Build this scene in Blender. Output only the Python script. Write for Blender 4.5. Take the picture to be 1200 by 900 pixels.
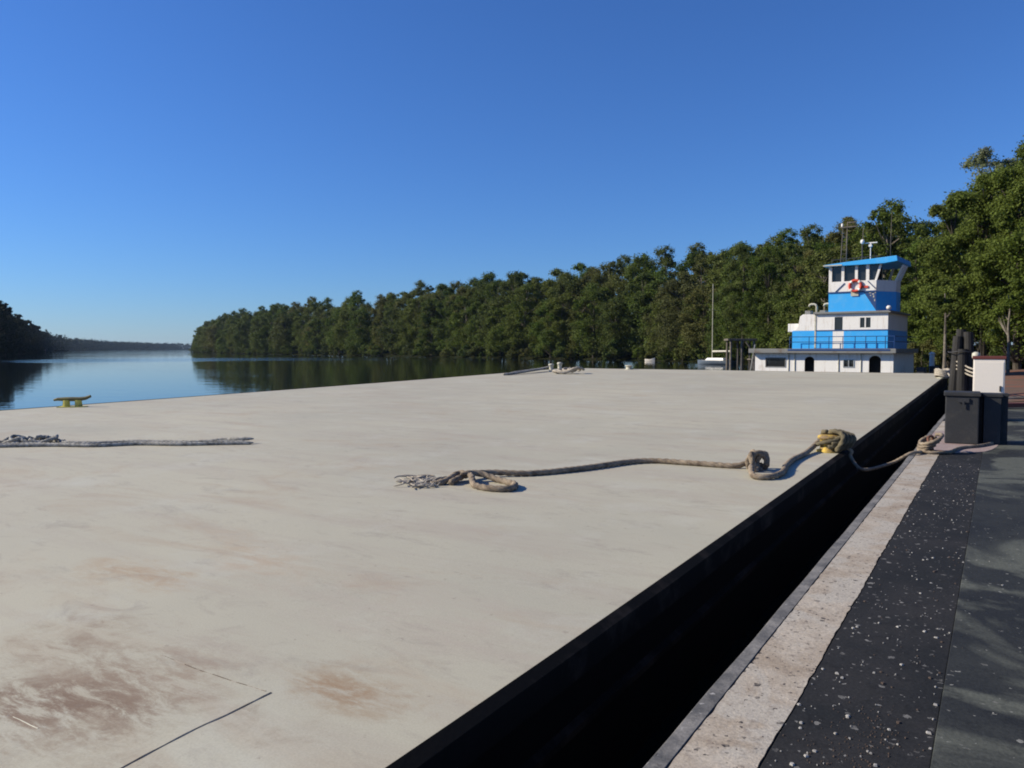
import bpy, bmesh, math, random
import numpy as np
from mathutils import Vector, Matrix, noise as mnoise

for o in list(bpy.data.objects): bpy.data.objects.remove(o)
SC = bpy.context.scene
COL = SC.collection
R = math.radians
EYE = 1.6                      # eye above the quay (quay top is z = 0)
WATER = -1.0

# ------------------------------------------------------------------ camera
FPX = 900.0; YAW = R(32.4); PIT = math.atan(41/900)
cam = bpy.data.cameras.new('camera'); cam_o = bpy.data.objects.new('camera', cam); COL.objects.link(cam_o)
cam.sensor_width = 36; cam.lens = 36*FPX/1200; cam.clip_start = .1; cam.clip_end = 20000
cam_o.location = (0, 0, EYE); cam_o.rotation_euler = (R(90)-PIT, 0, YAW)
SC.camera = cam_o

# ------------------------------------------------------------------ light
SUN_AZ = 241.0; SUN_EL = 31.0   # clockwise from +Y (the quay's direction)
w = bpy.data.worlds.new('World'); SC.world = w; w.use_nodes = True
nt = w.node_tree; nt.nodes.clear()
sky = nt.nodes.new('ShaderNodeTexSky'); sky.sky_type = 'NISHITA'; sky.sun_disc = False
sky.sun_elevation = R(SUN_EL); sky.sun_rotation = R(SUN_AZ); sky.altitude = 0
sky.air_density = 1.2; sky.dust_density = 0.0; sky.ozone_density = 10.0
bg = nt.nodes.new('ShaderNodeBackground'); bg.inputs['Strength'].default_value = 0.071
hs = nt.nodes.new('ShaderNodeHueSaturation'); hs.inputs['Saturation'].default_value = 1.0; wb = nt.nodes.new('ShaderNodeMix'); wb.data_type = 'RGBA'; wb.blend_type = 'MULTIPLY'; wb.inputs[0].default_value = 1; wb.inputs[7].default_value = (.80, 1.0, 1.34, 1)   # the camera's cool rendering of the sky
wo = nt.nodes.new('ShaderNodeOutputWorld')
nt.links.new(sky.outputs[0], wb.inputs[6]); nt.links.new(wb.outputs[2], hs.inputs['Color']); nt.links.new(hs.outputs[0], bg.inputs[0]); nt.links.new(bg.outputs[0], wo.inputs[0])
sl = bpy.data.lights.new('sun', 'SUN'); sl.energy = 4.6; sl.angle = R(.5); sl.color = (1, .91, .74)
so = bpy.data.objects.new('sun', sl); COL.objects.link(so)
sd = Vector((math.sin(R(SUN_AZ))*math.cos(R(SUN_EL)), math.cos(R(SUN_AZ))*math.cos(R(SUN_EL)), math.sin(R(SUN_EL))))
so.rotation_euler = sd.to_track_quat('Z', 'Y').to_euler(); so.location = (-30, -30, 40)
SC.view_settings.view_transform = 'Standard'; SC.view_settings.look = 'None'
SC.view_settings.exposure = .42; SC.view_settings.gamma = 1
SC.cycles.filter_width = 1.9
SC.render.resolution_x = 1024; SC.render.resolution_y = 768

# ------------------------------------------------------------------ placing helpers
fw = Vector((-math.sin(YAW)*math.cos(PIT), math.cos(YAW)*math.cos(PIT), -math.sin(PIT)))
rt = Vector((math.cos(YAW), math.sin(YAW), 0)); up = rt.cross(fw)
def ground(px, py, z=0.0):      # the point of a level plane seen at a photo pixel
    d = fw + rt*((px-600)/FPX) - up*((py-450)/FPX); t = (z-EYE)/d.z
    return Vector((d.x*t, d.y*t, z))
def deck_z(y): return .5*max(0.0, (y-3)/36.3)**1.3      # the empty barge rides higher at its far end
def dent(x, y): return .012*mnoise.noise((x*.35, y*.35, 2)) if -21.1 < x < -2.0 else 0.0
def on_deck(px, py, lift=0.0):
    z = 0.0
    for _ in range(25):
        p = ground(px, py, z+lift); z = deck_z(p.y)+dent(p.x, p.y)
    return p
def far(px, D, z=0.0):          # a point D metres out, at a photo column
    a = math.atan((px-600)/FPX) - YAW; r = D/math.cos(a+YAW)
    return Vector((r*math.sin(a), r*math.cos(a), z))

# ------------------------------------------------------------------ object helpers
def link(name, mesh, mat=None, parent=None, smooth=False):
    o = bpy.data.objects.new(name, mesh); COL.objects.link(o)
    if mat is not None:
        for m in (mat if isinstance(mat, (list, tuple)) else [mat]): mesh.materials.append(m)
    if parent is not None: o.parent = parent
    if smooth:
        for p in mesh.polygons: p.use_smooth = True
    return o
def tag(o, label=None, cat=None, group=None, kind=None):
    if label: o['label'] = label
    if cat: o['category'] = cat
    if group: o['group'] = group
    if kind: o['kind'] = kind
    return o
def thing(name, label, cat, loc=(0, 0, 0), rz=0, group=None):
    o = bpy.data.objects.new(name, None); COL.objects.link(o); o.location = loc; o.rotation_euler = (0, 0, rz)
    o.empty_display_size = .3
    return tag(o, label, cat, group)
def copy_tree(o, parent=None):
    c = o.copy(); COL.objects.link(c)
    if parent is not None: c.parent = parent
    for ch in list(o.children): copy_tree(ch, c)
    return c

class MB:
    """collects shapes into one mesh"""
    def __init__(s): s.v = []; s.f = []; s.mi = []; s.cur = 0
    def add(s, vs, fs):
        b = len(s.v); s.v += [tuple(v) for v in vs]; s.f += [tuple(i+b for i in f) for f in fs]; s.mi += [s.cur]*len(fs); return s
    def box(s, x0, x1, y0, y1, z0, z1, rot=0, c=None):
        vs = [Vector((x, y, z)) for z in (z0, z1) for x, y in ((x0, y0), (x1, y0), (x1, y1), (x0, y1))]
        if rot:
            c = Vector(c if c else ((x0+x1)/2, (y0+y1)/2, 0)); M = Matrix.Rotation(rot, 3, 'Z')
            vs = [M @ (v-c) + c for v in vs]
        return s.add(vs, [(3, 2, 1, 0), (4, 5, 6, 7), (0, 1, 5, 4), (1, 2, 6, 5), (2, 3, 7, 6), (3, 0, 4, 7)])
    def prism(s, poly, z0, z1):     # plan polygon (ccw) extruded up
        n = len(poly)
        return s.add([(x, y, z0) for x, y in poly]+[(x, y, z1) for x, y in poly],
                     [tuple(range(n))[::-1], tuple(range(n, 2*n))]+[(i, (i+1) % n, n+(i+1) % n, n+i) for i in range(n)])
    def frustum(s, pa, za, pb, zb):
        n = len(pa)
        return s.add([(x, y, za) for x, y in pa]+[(x, y, zb) for x, y in pb],
                     [tuple(range(n))[::-1], tuple(range(n, 2*n))]+[(i, (i+1) % n, n+(i+1) % n, n+i) for i in range(n)])
    def side(s, poly, y0, y1):      # polygon in x,z extruded along y
        n = len(poly)
        return s.add([(x, y0, z) for x, z in poly]+[(x, y1, z) for x, z in poly],
                     [tuple(range(n)), tuple(range(n, 2*n))[::-1]]+[(i, n+i, n+(i+1) % n, (i+1) % n) for i in range(n)])
    def tube(s, pts, r, n=8, cap=True, closed=False):
        pts = [Vector(p) for p in pts]; m = len(pts); rs = r if isinstance(r, (list, tuple)) else [r]*m
        ref = Vector((0, 0, 1)); rings = []
        for i in range(m):
            t = (pts[(i+1) % m]-pts[i-1]) if closed else (pts[min(i+1, m-1)]-pts[max(i-1, 0)])
            t.normalize()
            if abs(t.dot(ref)) > .95 and i == 0: ref = Vector((1, 0, 0))
            a = ref - t*ref.dot(t)
            if a.length < 1e-4: a = t.orthogonal()
            a.normalize(); b = t.cross(a); ref = a
            rings.append([pts[i]+(a*math.cos(2*math.pi*k/n)+b*math.sin(2*math.pi*k/n))*rs[i] for k in range(n)])
        vs = [v for rg in rings for v in rg]; fs = []
        for i in range(m if closed else m-1):
            j = (i+1) % m
            for k in range(n): fs.append((i*n+k, i*n+(k+1) % n, j*n+(k+1) % n, j*n+k))
        if cap and not closed: fs += [tuple(range(n))[::-1], tuple((m-1)*n+k for k in range(n))]
        return s.add(vs, fs)
    def lathe(s, prof, c=(0, 0, 0), n=20):
        vs = []; fs = []
        for r, z in prof:
            for k in range(n):
                a = 2*math.pi*k/n; vs.append((c[0]+r*math.cos(a), c[1]+r*math.sin(a), c[2]+z))
        for i in range(len(prof)-1):
            for k in range(n): fs.append((i*n+k, i*n+(k+1) % n, (i+1)*n+(k+1) % n, (i+1)*n+k))
        fs += [tuple(range(n))[::-1], tuple((len(prof)-1)*n+k for k in range(n))]
        return s.add(vs, fs)
    def build(s, name, mat=None, parent=None, smooth=False, bevel=0):
        me = bpy.data.meshes.new(name); me.from_pydata(s.v, [], s.f)
        if len(set(s.mi)) > 1: me.polygons.foreach_set('material_index', s.mi)
        me.update()
        o = link(name, me, mat, parent, smooth)
        if bevel:
            bm = bmesh.new(); bm.from_mesh(me); bmesh.ops.remove_doubles(bm, verts=bm.verts, dist=1e-5)
            bmesh.ops.bevel(bm, geom=[e for e in bm.edges if len(e.link_faces) == 2 and e.calc_face_angle(0) > .6], offset=bevel, segments=2, affect='EDGES', profile=.6)
            bm.to_mesh(me); bm.free()
        return o

# ------------------------------------------------------------------ materials
def newmat(name):
    m = bpy.data.materials.new(name); m.use_nodes = True; n = m.node_tree
    return m, n, n.nodes, n.links, n.nodes['Principled BSDF']
def noise_node(nodes, links, coord, scale, detail=6, rough=.6, dist=0):
    t = nodes.new('ShaderNodeTexNoise'); t.inputs['Scale'].default_value = scale; t.inputs['Detail'].default_value = detail
    t.inputs['Roughness'].default_value = rough; t.inputs['Distortion'].default_value = dist
    links.new(coord, t.inputs['Vector']); return t
def ramp(nodes, links, fac, stops):
    r = nodes.new('ShaderNodeValToRGB'); links.new(fac, r.inputs[0]); e = r.color_ramp.elements
    while len(e) < len(stops): e.new(.5)
    for el, (p, c) in zip(e, stops):
        el.position = p; el.color = (c, c, c, 1) if isinstance(c, (int, float)) else (*c, 1)
    return r
def mix(nodes, links, fac, a, b, mode='MIX'):
    m = nodes.new('ShaderNodeMix'); m.data_type = 'RGBA'; m.blend_type = mode
    for i, v in ((0, fac), (6, a), (7, b)):
        if hasattr(v, 'is_linked'): links.new(v, m.inputs[i])
        elif i == 0: m.inputs[0].default_value = v
        else: m.inputs[i].default_value = (*v, 1)
    return m.outputs[2]
def math_node(nodes, links, op, a, b=0.0):
    m = nodes.new('ShaderNodeMath'); m.operation = op
    for i, v in enumerate((a, b)):
        if hasattr(v, 'is_linked'): links.new(v, m.inputs[i])
        else: m.inputs[i].default_value = v
    return m.outputs[0]
def bump(nodes, links, p, h, strength=.3, dist=.02):
    b = nodes.new('ShaderNodeBump'); b.inputs['Strength'].default_value = strength; b.inputs['Distance'].default_value = dist
    links.new(h, b.inputs['Height']); links.new(b.outputs[0], p.inputs['Normal']); return b
def weathered(name, base, worn, rough=.55, scale=3.0, lo=.52, hi=.72, bump_s=.15, metallic=0, fine=40, spec=.5):
    m, n, N, L, p = newmat(name)
    co = N.new('ShaderNodeTexCoord').outputs['Object']
    a = noise_node(N, L, co, scale, 8, .65); f = noise_node(N, L, co, fine, 4)
    r = ramp(N, L, a.outputs[0], [(lo, 0.0), (hi, 1.0)])
    c = mix(N, L, r.outputs[0], base, worn)
    v = ramp(N, L, f.outputs[0], [(.3, .8), (.7, 1.08)])
    c2 = mix(N, L, 1.0, c, v.outputs[0], 'MULTIPLY')
    L.new(c2, p.inputs['Base Color']); p.inputs['Roughness'].default_value = rough; p.inputs['Metallic'].default_value = metallic; p.inputs['Specular IOR Level'].default_value = spec
    bump(N, L, p, f.outputs[0], bump_s, .01)
    return m

M = {}
M['white'] = weathered('white_paint', (.82, .79, .74), (.55, .47, .38), .45, 1.2, .58, .85, .05)
def add_runs(m, col, lo=.54, hi=.74, amt=.75):
    n = m.node_tree; N = n.nodes; L = n.links; p = N['Principled BSDF']; src = p.inputs['Base Color'].links[0].from_socket
    co = N.new('ShaderNodeTexCoord').outputs['Object']; mp = N.new('ShaderNodeMapping'); mp.inputs['Scale'].default_value = (5, 5, .55); L.new(co, mp.inputs[0])
    t = noise_node(N, L, mp.outputs[0], 1.0, 7, .7, .3); L.new(mix(N, L, ramp(N, L, t.outputs[0], [(lo, 0.0), (hi, amt)]).outputs[0], src, col), p.inputs['Base Color'])
add_runs(M['white'], (.36, .25, .16))
M['blue'] = weathered('blue_paint', (.035, .39, .86), (.12, .44, .80), .45, 1.5, .5, .8, .05)
M['navy'] = weathered('navy_paint', (.012, .05, .17), (.03, .08, .2), .5)
M['grey_steel'] = weathered('grey_steel', (.20, .20, .19), (.13, .09, .06), .6, 2)
M['dark_steel'] = weathered('dark_steel', (.03, .03, .032), (.06, .04, .03), .6, 2)
M['black'] = weathered('black_paint', (.012, .012, .013), (.035, .03, .026), .55, 1.0)
M['hull_black'] = weathered('hull_black', (.005, .005, .005), (.012, .010, .008), .9, .6, .55, .8, spec=.08)
M['rail'] = weathered('rub_rail', (.007, .0065, .006), (.05, .038, .03), .9, 1.5, .5, .72, spec=.1)
M['rubber'] = weathered('rubber', (.022, .023, .025), (.05, .047, .043), .7, 4, .5, .8, .2)
M['orange'] = weathered('orange_paint', (.62, .06, .03), (.5, .10, .06), .5)
M['rust'] = weathered('rust', (.13, .05, .028), (.28, .15, .10), .85, 5, .4, .65, .5)
M['yellow'] = weathered('yellow_paint', (.62, .42, .06), (.20, .13, .06), .7, 9, .42, .58, .3)
M['yellow_green'] = weathered('yellow_green_paint', (.60, .52, .10), (.30, .25, .07), .6, 6, .5, .7, .2)
M['pale_paint'] = weathered('pale_paint', (.50, .48, .38), (.25, .2, .14), .6, 6, .5, .7, .2)
M['wood'] = weathered('weathered_wood', (.17, .145, .115), (.08, .065, .05), .85, 2, .4, .7, .4)
M['tarred'] = weathered('tarred_wood', (.016, .014, .012), (.04, .034, .028), .8, 2, .5, .75, .4)
M['hull_grey'] = weathered('hull_grey_blue', (.12, .15, .19), (.2, .22, .24), .4)
M['seam2'] = weathered('dark_seam', (.10, .075, .055), (.33, .29, .24), .9, 9, .46, .56)
M['horn'] = weathered('cleat_horn', (.10, .085, .03), (.20, .17, .03), .7, 6, .4, .7, .2)
M['seam'] = weathered('seam_rust', (.20, .135, .09), (.36, .31, .25), .9, 6, .4, .6)
M['red'] = weathered('red_paint', (.13, .03, .022), (.10, .05, .035), .6)
M['cabinet'] = weathered('cabinet_paint', (.80, .73, .64), (.72, .64, .55), .5, 1.2, .5, .8, .03, 0, 260)
M['interior'] = weathered('dark_interior', (.02, .02, .02), (.03, .03, .03), .8)  # near-black: the unlit inside of the houses put into the colour
M['hull_blue'] = weathered('boat_hull_blue', (.03, .05, .11), (.06, .08, .13), .4)
M['aluminium'] = weathered('aluminium', (.5, .5, .48), (.35, .34, .32), .4, 3, .5, .8, .05, .6)
M['canvas'] = weathered('canvas', (.7, .66, .55), (.5, .46, .38), .8)
def glass(name, col=(.02, .022, .024)):
    m, n, N, L, p = newmat(name); p.inputs['Base Color'].default_value = (*col, 1); p.inputs['Roughness'].default_value = .06
    p.inputs['IOR'].default_value = 1.5; return m
M['glass'] = glass('dark_glass')

def rope_mat(name, a, b):
    m, n, N, L, p = newmat(name)
    co = N.new('ShaderNodeTexCoord').outputs['Object']
    x = noise_node(N, L, co, 9, 5); y = noise_node(N, L, co, 160, 3)
    c = mix(N, L, ramp(N, L, x.outputs[0], [(.35, 0.0), (.68, 1.0)]).outputs[0], a, b)
    c = mix(N, L, 1.0, c, ramp(N, L, y.outputs[0], [(.3, .55), (.7, 1.2)]).outputs[0], 'MULTIPLY')
    L.new(c, p.inputs['Base Color']); p.inputs['Roughness'].default_value = .9; bump(N, L, p, y.outputs[0], .6, .008); return m
M['rope'] = rope_mat('hemp_rope', (.36, .285, .20), (.13, .095, .065))
M['rope_grey'] = rope_mat('grey_rope', (.46, .44, .39), (.14, .13, .11))
M['rope_pale'] = rope_mat('pale_rope', (.47, .42, .34), (.33, .28, .22))
M['rope_olive'] = rope_mat('olive_rope', (.19, .155, .085), (.08, .065, .04))

# barge deck: painted steel, grey-beige, with rust blooms where the photo has them
def deck_material():
    m, n, N, L, p = newmat('deck_paint')
    co = N.new('ShaderNodeTexCoord').outputs['Object']
    big = noise_node(N, L, co, .16, 6, .6, .5); mid = noise_node(N, L, co, .9, 7, .65); fine = noise_node(N, L, co, 14, 6, .7)
    mp = N.new('ShaderNodeMapping'); mp.inputs['Scale'].default_value = (.35, 2.2, 1); mp.inputs['Rotation'].default_value = (0, 0, R(20)); L.new(co, mp.inputs[0])
    streak = noise_node(N, L, mp.outputs[0], .8, 7, .7)
    m0_ = N.new('ShaderNodeMapping'); m0_.inputs['Scale'].default_value = (.6, 1.3, 1); m0_.inputs['Rotation'].default_value = (0, 0, R(32)); L.new(co, m0_.inputs[0]); mpst0 = m0_.outputs[0]
    c = mix(N, L, ramp(N, L, big.outputs[0], [(.35, 0.0), (.65, 1.0)]).outputs[0], (.395, .37, .285), (.465, .43, .32))
    c = mix(N, L, ramp(N, L, streak.outputs[0], [(.48, 0.0), (.72, .7)]).outputs[0], c, (.37, .315, .25))
    c = mix(N, L, ramp(N, L, mid.outputs[0], [(.52, 0.0), (.74, .75)]).outputs[0], c, (.48, .465, .38))
    m3 = noise_node(N, L, mpst0, 2.6, 8, .75, .8); c = mix(N, L, ramp(N, L, m3.outputs[0], [(.54, 0.0), (.69, .5)]).outputs[0], c, (.28, .24, .195))
    m4 = noise_node(N, L, mpst0, .55, 7, .7, 1.2); c = mix(N, L, ramp(N, L, m4.outputs[0], [(.54, 0.0), (.70, .5)]).outputs[0], c, (.37, .275, .185))
    ms_ = N.new('ShaderNodeMapping'); ms_.inputs['Scale'].default_value = (.5, 1.5, 1); ms_.inputs['Rotation'].default_value = (0, 0, R(32)); L.new(co, ms_.inputs[0]); mpst = ms_.outputs[0]
    # brown stains with their own places
    def stain(px, py, rx, ry, col, amt, c, rot=0):
        q = on_deck(px, py)
        mp = N.new('ShaderNodeMapping'); mp.vector_type = 'TEXTURE'; mp.inputs['Location'].default_value = (q.x, q.y, q.z)
        mp.inputs['Scale'].default_value = (rx*1.25, ry*1.25, 3); mp.inputs['Rotation'].default_value = (0, 0, rot); L.new(co, mp.inputs[0])
        ln = N.new('ShaderNodeVectorMath'); ln.operation = 'LENGTH'; L.new(mp.outputs[0], ln.inputs[0])
        nz = noise_node(N, L, co, 2.2, 9, .72, .6)
        s = math_node(N, L, 'ADD', ln.outputs['Value'], math_node(N, L, 'MULTIPLY', math_node(N, L, 'SUBTRACT', nz.outputs[0], .5), 2.6))
        f = ramp(N, L, s, [(.15, amt), (1.0, 0.0)])
        br = noise_node(N, L, mpst, 5.5, 9, .78, .4); f2 = math_node(N, L, 'MULTIPLY', f.outputs[0], ramp(N, L, br.outputs[0], [(.42, .08), (.56, 1.0)]).outputs[0])
        return mix(N, L, f2, c, col)
    c = stain(95, 800, .9, .45, (.26, .19, .125), .95, c, R(-25))
    c = stain(60, 822, 1.0, .22, (.20, .135, .085), .95, c, R(20))
    c = stain(215, 790, .5, .25, (.30, .225, .155), .6, c, R(-25))
    c = stain(240, 752, .45, .2, (.34, .28, .22), .5, c)
    c = stain(415, 808, .34, .2, (.30, .20, .11), .9, c)
    c = stain(165, 672, .55, .25, (.38, .26, .15), .7, c)
    c = stain(290, 650, 1.0, .3, (.42, .31, .20), .5, c, R(-20))
    c = stain(480, 720, 1.2, .5, (.40, .33, .27), .35, c)
    c = stain(990, 500, .6, 1.4, (.42, .31, .22), .4, c)
    # fine flecks and scratches
    c = mix(N, L, ramp(N, L, fine.outputs[0], [(.63, 0.0), (.72, .7)]).outputs[0], c, (.24, .20, .16))
    mp2 = N.new('ShaderNodeMapping'); mp2.inputs['Scale'].default_value = (1, 5, 1); mp2.inputs['Rotation'].default_value = (0, 0, R(55)); L.new(co, mp2.inputs[0])
    sc = noise_node(N, L, mp2.outputs[0], 2.1, 3, .5)
    c = mix(N, L, ramp(N, L, sc.outputs[0], [(.745, 0.0), (.78, .7)]).outputs[0], c, (.15, .12, .10))
    grain = noise_node(N, L, co, 110, 3)
    c = mix(N, L, 1.0, c, ramp(N, L, grain.outputs[0], [(.3, .9), (.7, 1.06)]).outputs[0], 'MULTIPLY')
    L.new(c, p.inputs['Base Color']); p.inputs['Roughness'].default_value = .75
    h = math_node(N, L, 'ADD', math_node(N, L, 'MULTIPLY', mid.outputs[0], .9), math_node(N, L, 'MULTIPLY', fine.outputs[0], .15))
    bump(N, L, p, h, .25, .015)
    return m
M['deck'] = deck_material()

def concrete_material(name, a, b, dark, fleck=None, fleck_amt=0, scale=1.0, patch=None, rough=.85, spec=.5):
    m, n, N, L, p = newmat(name)
    co = N.new('ShaderNodeTexCoord').outputs['Object']
    x = noise_node(N, L, co, 1.3*scale, 8, .65, .4); y = noise_node(N, L, co, 7*scale, 7, .7); z = noise_node(N, L, co, 60, 4)
    c = mix(N, L, ramp(N, L, x.outputs[0], [(.38, 0.0), (.62, 1.0)]).outputs[0], a, b)
    if patch:
        q = noise_node(N, L, co, .8*scale, 6, .55, .9)
        c = mix(N, L, ramp(N, L, q.outputs[0], [(.50, 0.0), (.57, .8)]).outputs[0], c, patch)
    c = mix(N, L, ramp(N, L, y.outputs[0], [(.55, 0.0), (.72, .8)]).outputs[0], c, dark)
    if fleck:
        for sc, th in ((22, .17), (46, .2)):
            v = N.new('ShaderNodeTexVoronoi'); v.inputs['Scale'].default_value = sc; v.inputs['Randomness'].default_value = 1
            dn = noise_node(N, L, co, 30, 2); va = N.new('ShaderNodeVectorMath'); va.operation = 'MULTIPLY_ADD'
            L.new(dn.outputs['Color'], va.inputs[0]); va.inputs[1].default_value = (.05, .05, .05); L.new(co, va.inputs[2]); L.new(va.outputs[0], v.inputs['Vector'])
            sep = N.new('ShaderNodeSeparateColor'); L.new(v.outputs['Color'], sep.inputs[0])
            pick = math_node(N, L, 'GREATER_THAN', sep.outputs[0], 1-fleck_amt)
            clump = ramp(N, L, y.outputs[0], [(.35, .2), (.55, 1.0)])
            near = math_node(N, L, 'LESS_THAN', v.outputs['Distance'], math_node(N, L, 'MULTIPLY', sep.outputs[1], th*2.2))
            f = math_node(N, L, 'MULTIPLY', math_node(N, L, 'MULTIPLY', pick, near), clump.outputs[0])
            c = mix(N, L, f, c, mix(N, L, sep.outputs[2], fleck, tuple(k*.45 for k in fleck)))
    c = mix(N, L, 1.0, c, ramp(N, L, z.outputs[0], [(.3, .75), (.7, 1.15)]).outputs[0], 'MULTIPLY')
    L.new(c, p.inputs['Base Color']); p.inputs['Roughness'].default_value = rough; p.inputs['Specular IOR Level'].default_value = spec
    h = math_node(N, L, 'ADD', y.outputs[0], math_node(N, L, 'MULTIPLY', z.outputs[0], .35))
    bump(N, L, p, h, .5, .012)
    return m
M['stripe'] = concrete_material('worn_white_line', (.455, .395, .315), (.33, .265, .195), (.15, .11, .085), (.06, .05, .045), .22, 2.2, (.43, .39, .325))
M['asphalt'] = concrete_material('shell_asphalt', (.020, .021, .022), (.031, .030, .030), (.013, .013, .0135), (.27, .26, .24), .15, 1.0, spec=.15)
M['slab'] = concrete_material('quay_slab', (.025, .0265, .027), (.040, .042, .039), (.017, .018, .018), (.35, .34, .3), .05, .8, (.125, .13, .105), .7, spec=.15)
M['lip'] = concrete_material('steel_lip', (.09, .088, .085), (.23, .215, .195), (.03, .027, .025), (.45, .43, .4), .12, 3)
M['quay_wall'] = concrete_material('quay_wall', (.06, .056, .05), (.09, .08, .07), (.02, .02, .02))
M['earth'] = concrete_material('red_earth', (.16, .085, .05), (.11, .075, .05), (.07, .05, .035), (.4, .33, .27), .04, .5, (.20, .075, .038))
M['bank'] = concrete_material('river_bank', (.022, .022, .012), (.018, .024, .009), (.012, .012, .008), None, 0, .25, spec=.0)
M['pink'] = concrete_material('pink_concrete', (.30, .21, .19), (.36, .29, .26), (.17, .11, .09), None, 0, 2)

def water_material():
    m, n, N, L, p = newmat('river_water')
    co = N.new('ShaderNodeTexCoord').outputs['Object']
    p.inputs['Base Color'].default_value = (.006, .009, .008, 1); p.inputs['Roughness'].default_value = .03; p.inputs['IOR'].default_value = 1.33
    mp = N.new('ShaderNodeMapping'); mp.inputs['Rotation'].default_value = (0, 0, -YAW); mp.inputs['Scale'].default_value = (.55, 1, 1); L.new(co, mp.inputs[0])
    a = noise_node(N, L, mp.outputs[0], .55, 3, .5); b = noise_node(N, L, mp.outputs[0], 2.2, 3, .5)
    wind = noise_node(N, L, mp.outputs[0], .011, 3, .5, .3)        # cat's paws: patches of ruffled water
    wr0 = ramp(N, L, wind.outputs[0], [(.50, .20), (.64, .9)])
    q = ground(345, 420.5, WATER); pm_ = N.new('ShaderNodeMapping'); pm_.vector_type = 'TEXTURE'; pm_.inputs['Location'].default_value = q; pm_.inputs['Rotation'].default_value = (0, 0, YAW+.62); pm_.inputs['Scale'].default_value = (95, 40, 10); L.new(co, pm_.inputs[0])
    ln = N.new('ShaderNodeVectorMath'); ln.operation = 'LENGTH'; L.new(pm_.outputs[0], ln.inputs[0])
    sq = math_node(N, L, 'ADD', ln.outputs['Value'], math_node(N, L, 'MULTIPLY', math_node(N, L, 'SUBTRACT', noise_node(N, L, co, .03, 5, .6).outputs[0], .5), 1.2))
    squall = ramp(N, L, sq, [(.6, 2.4), (1.0, 0.0)])
    class wr: outputs = [math_node(N, L, 'ADD', wr0.outputs[0], squall.outputs[0])]
    h = math_node(N, L, 'ADD', a.outputs[0], math_node(N, L, 'MULTIPLY', b.outputs[0], .35))
    h = math_node(N, L, 'MULTIPLY', h, wr.outputs[0])
    bump(N, L, p, h, .42, .12)
    return m
M['water'] = water_material()

def foliage(name, cols, trans=.35, noise_scale=.35):
    m, n, N, L, p = newmat(name)
    oi = N.new('ShaderNodeObjectInfo'); ge = N.new('ShaderNodeNewGeometry'); co = N.new('ShaderNodeTexCoord').outputs['Object']
    c = ramp(N, L, oi.outputs['Random'], [(i/(len(cols)-1), k) for i, k in enumerate(cols)]).outputs[0]
    cl = noise_node(N, L, co, noise_scale, 3)
    c = mix(N, L, ramp(N, L, cl.outputs[0], [(.42, 0.0), (.66, .5)]).outputs[0], c, tuple(min(.2, k*1.7) for k in cols[-1]))
    v = ramp(N, L, ge.outputs['Random Per Island'], [(0, .68), (1, 1.3)])
    c = mix(N, L, 1.0, c, v.outputs[0], 'MULTIPLY')
    L.new(c, p.inputs['Base Color']); p.inputs['Roughness'].default_value = .6; p.inputs['Specular IOR Level'].default_value = .1
    tr = N.new('ShaderNodeBsdfTranslucent'); L.new(c, tr.inputs[0]); ms = N.new('ShaderNodeMixShader'); ms.inputs[0].default_value = trans
    L.new(p.outputs[0], ms.inputs[1]); L.new(tr.outputs[0], ms.inputs[2]); L.new(ms.outputs[0], N['Material Output'].inputs[0])
    return m
M['leaf'] = foliage('leaves', [(.066, .102, .018), (.092, .136, .020), (.13, .155, .032), (.060, .096, .022), (.14, .134, .042), (.10, .152, .026), (.085, .09, .032)])
M['leaf_near'] = foliage('leaves_near', [(.098, .136, .022), (.118, .155, .028), (.092, .116, .026)], .4, .6)
M['leaf_pale'] = foliage('leaves_pale', [(.19, .22, .10), (.20, .225, .11)], .4)
M['leaf_dark'] = foliage('leaves_dark', [(.012, .019, .008), (.016, .025, .009)], .1)  # left bank's shade painted into the leaf colour; far woods share it
M['bark'] = weathered('bark', (.075, .06, .045), (.04, .033, .025), .9, 3, .4, .6, .6)
M['bark_pale'] = weathered('bark_pale', (.24, .21, .17), (.12, .10, .08), .9, 3, .4, .6, .5)

# ------------------------------------------------------------------ the setting: water and land
wm = MB(); wm.add([(-9000, -3000, WATER), (9000, -3000, WATER), (9000, 9000, WATER), (-9000, 9000, WATER)], [(0, 1, 2, 3)])
tag(wm.build('water', M['water']), kind='structure')

def shore_strip(name, pts, side, widths, heights, mat, seed):
    """land rising behind a shoreline; side=+1 is land to the right of the walk"""
    rnd = random.Random(seed); fine = []
    for a, b in zip(pts[:-1], pts[1:]):
        k = max(2, int((b-a).length/12))
        fine += [a.lerp(b, i/k) for i in range(k)]
    fine.append(pts[-1]); m = MB(); n = len(fine); rows = []
    for i, p in enumerate(fine):
        t = (fine[min(i+1, n-1)]-fine[max(i-1, 0)]); t.z = 0; t.normalize(); nr = Vector((t.y, -t.x, 0))*side
        rows.append([p + nr*(d + (rnd.uniform(-.8, .8) if d < 20 else 0)) + Vector((0, 0, z + (rnd.uniform(-.15, .15) if z > WATER else 0) - p.z)) for d, z in zip(widths, heights)])
    vs = [v for r in rows for v in r]; k = len(widths); fs = []
    for i in range(n-1):
        for j in range(k-1):
            f = (i*k+j, i*k+j+1, (i+1)*k+j+1, (i+1)*k+j); fs.append(f if side < 0 else f[::-1])
    m.add(vs, fs); return tag(m.build(name, mat), kind='structure'), fine
W_, H_ = [-3, 0, 2, 8, 40, 160], [WATER-1.2, WATER-.05, WATER+.5, -.1, .8, 3]
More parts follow.
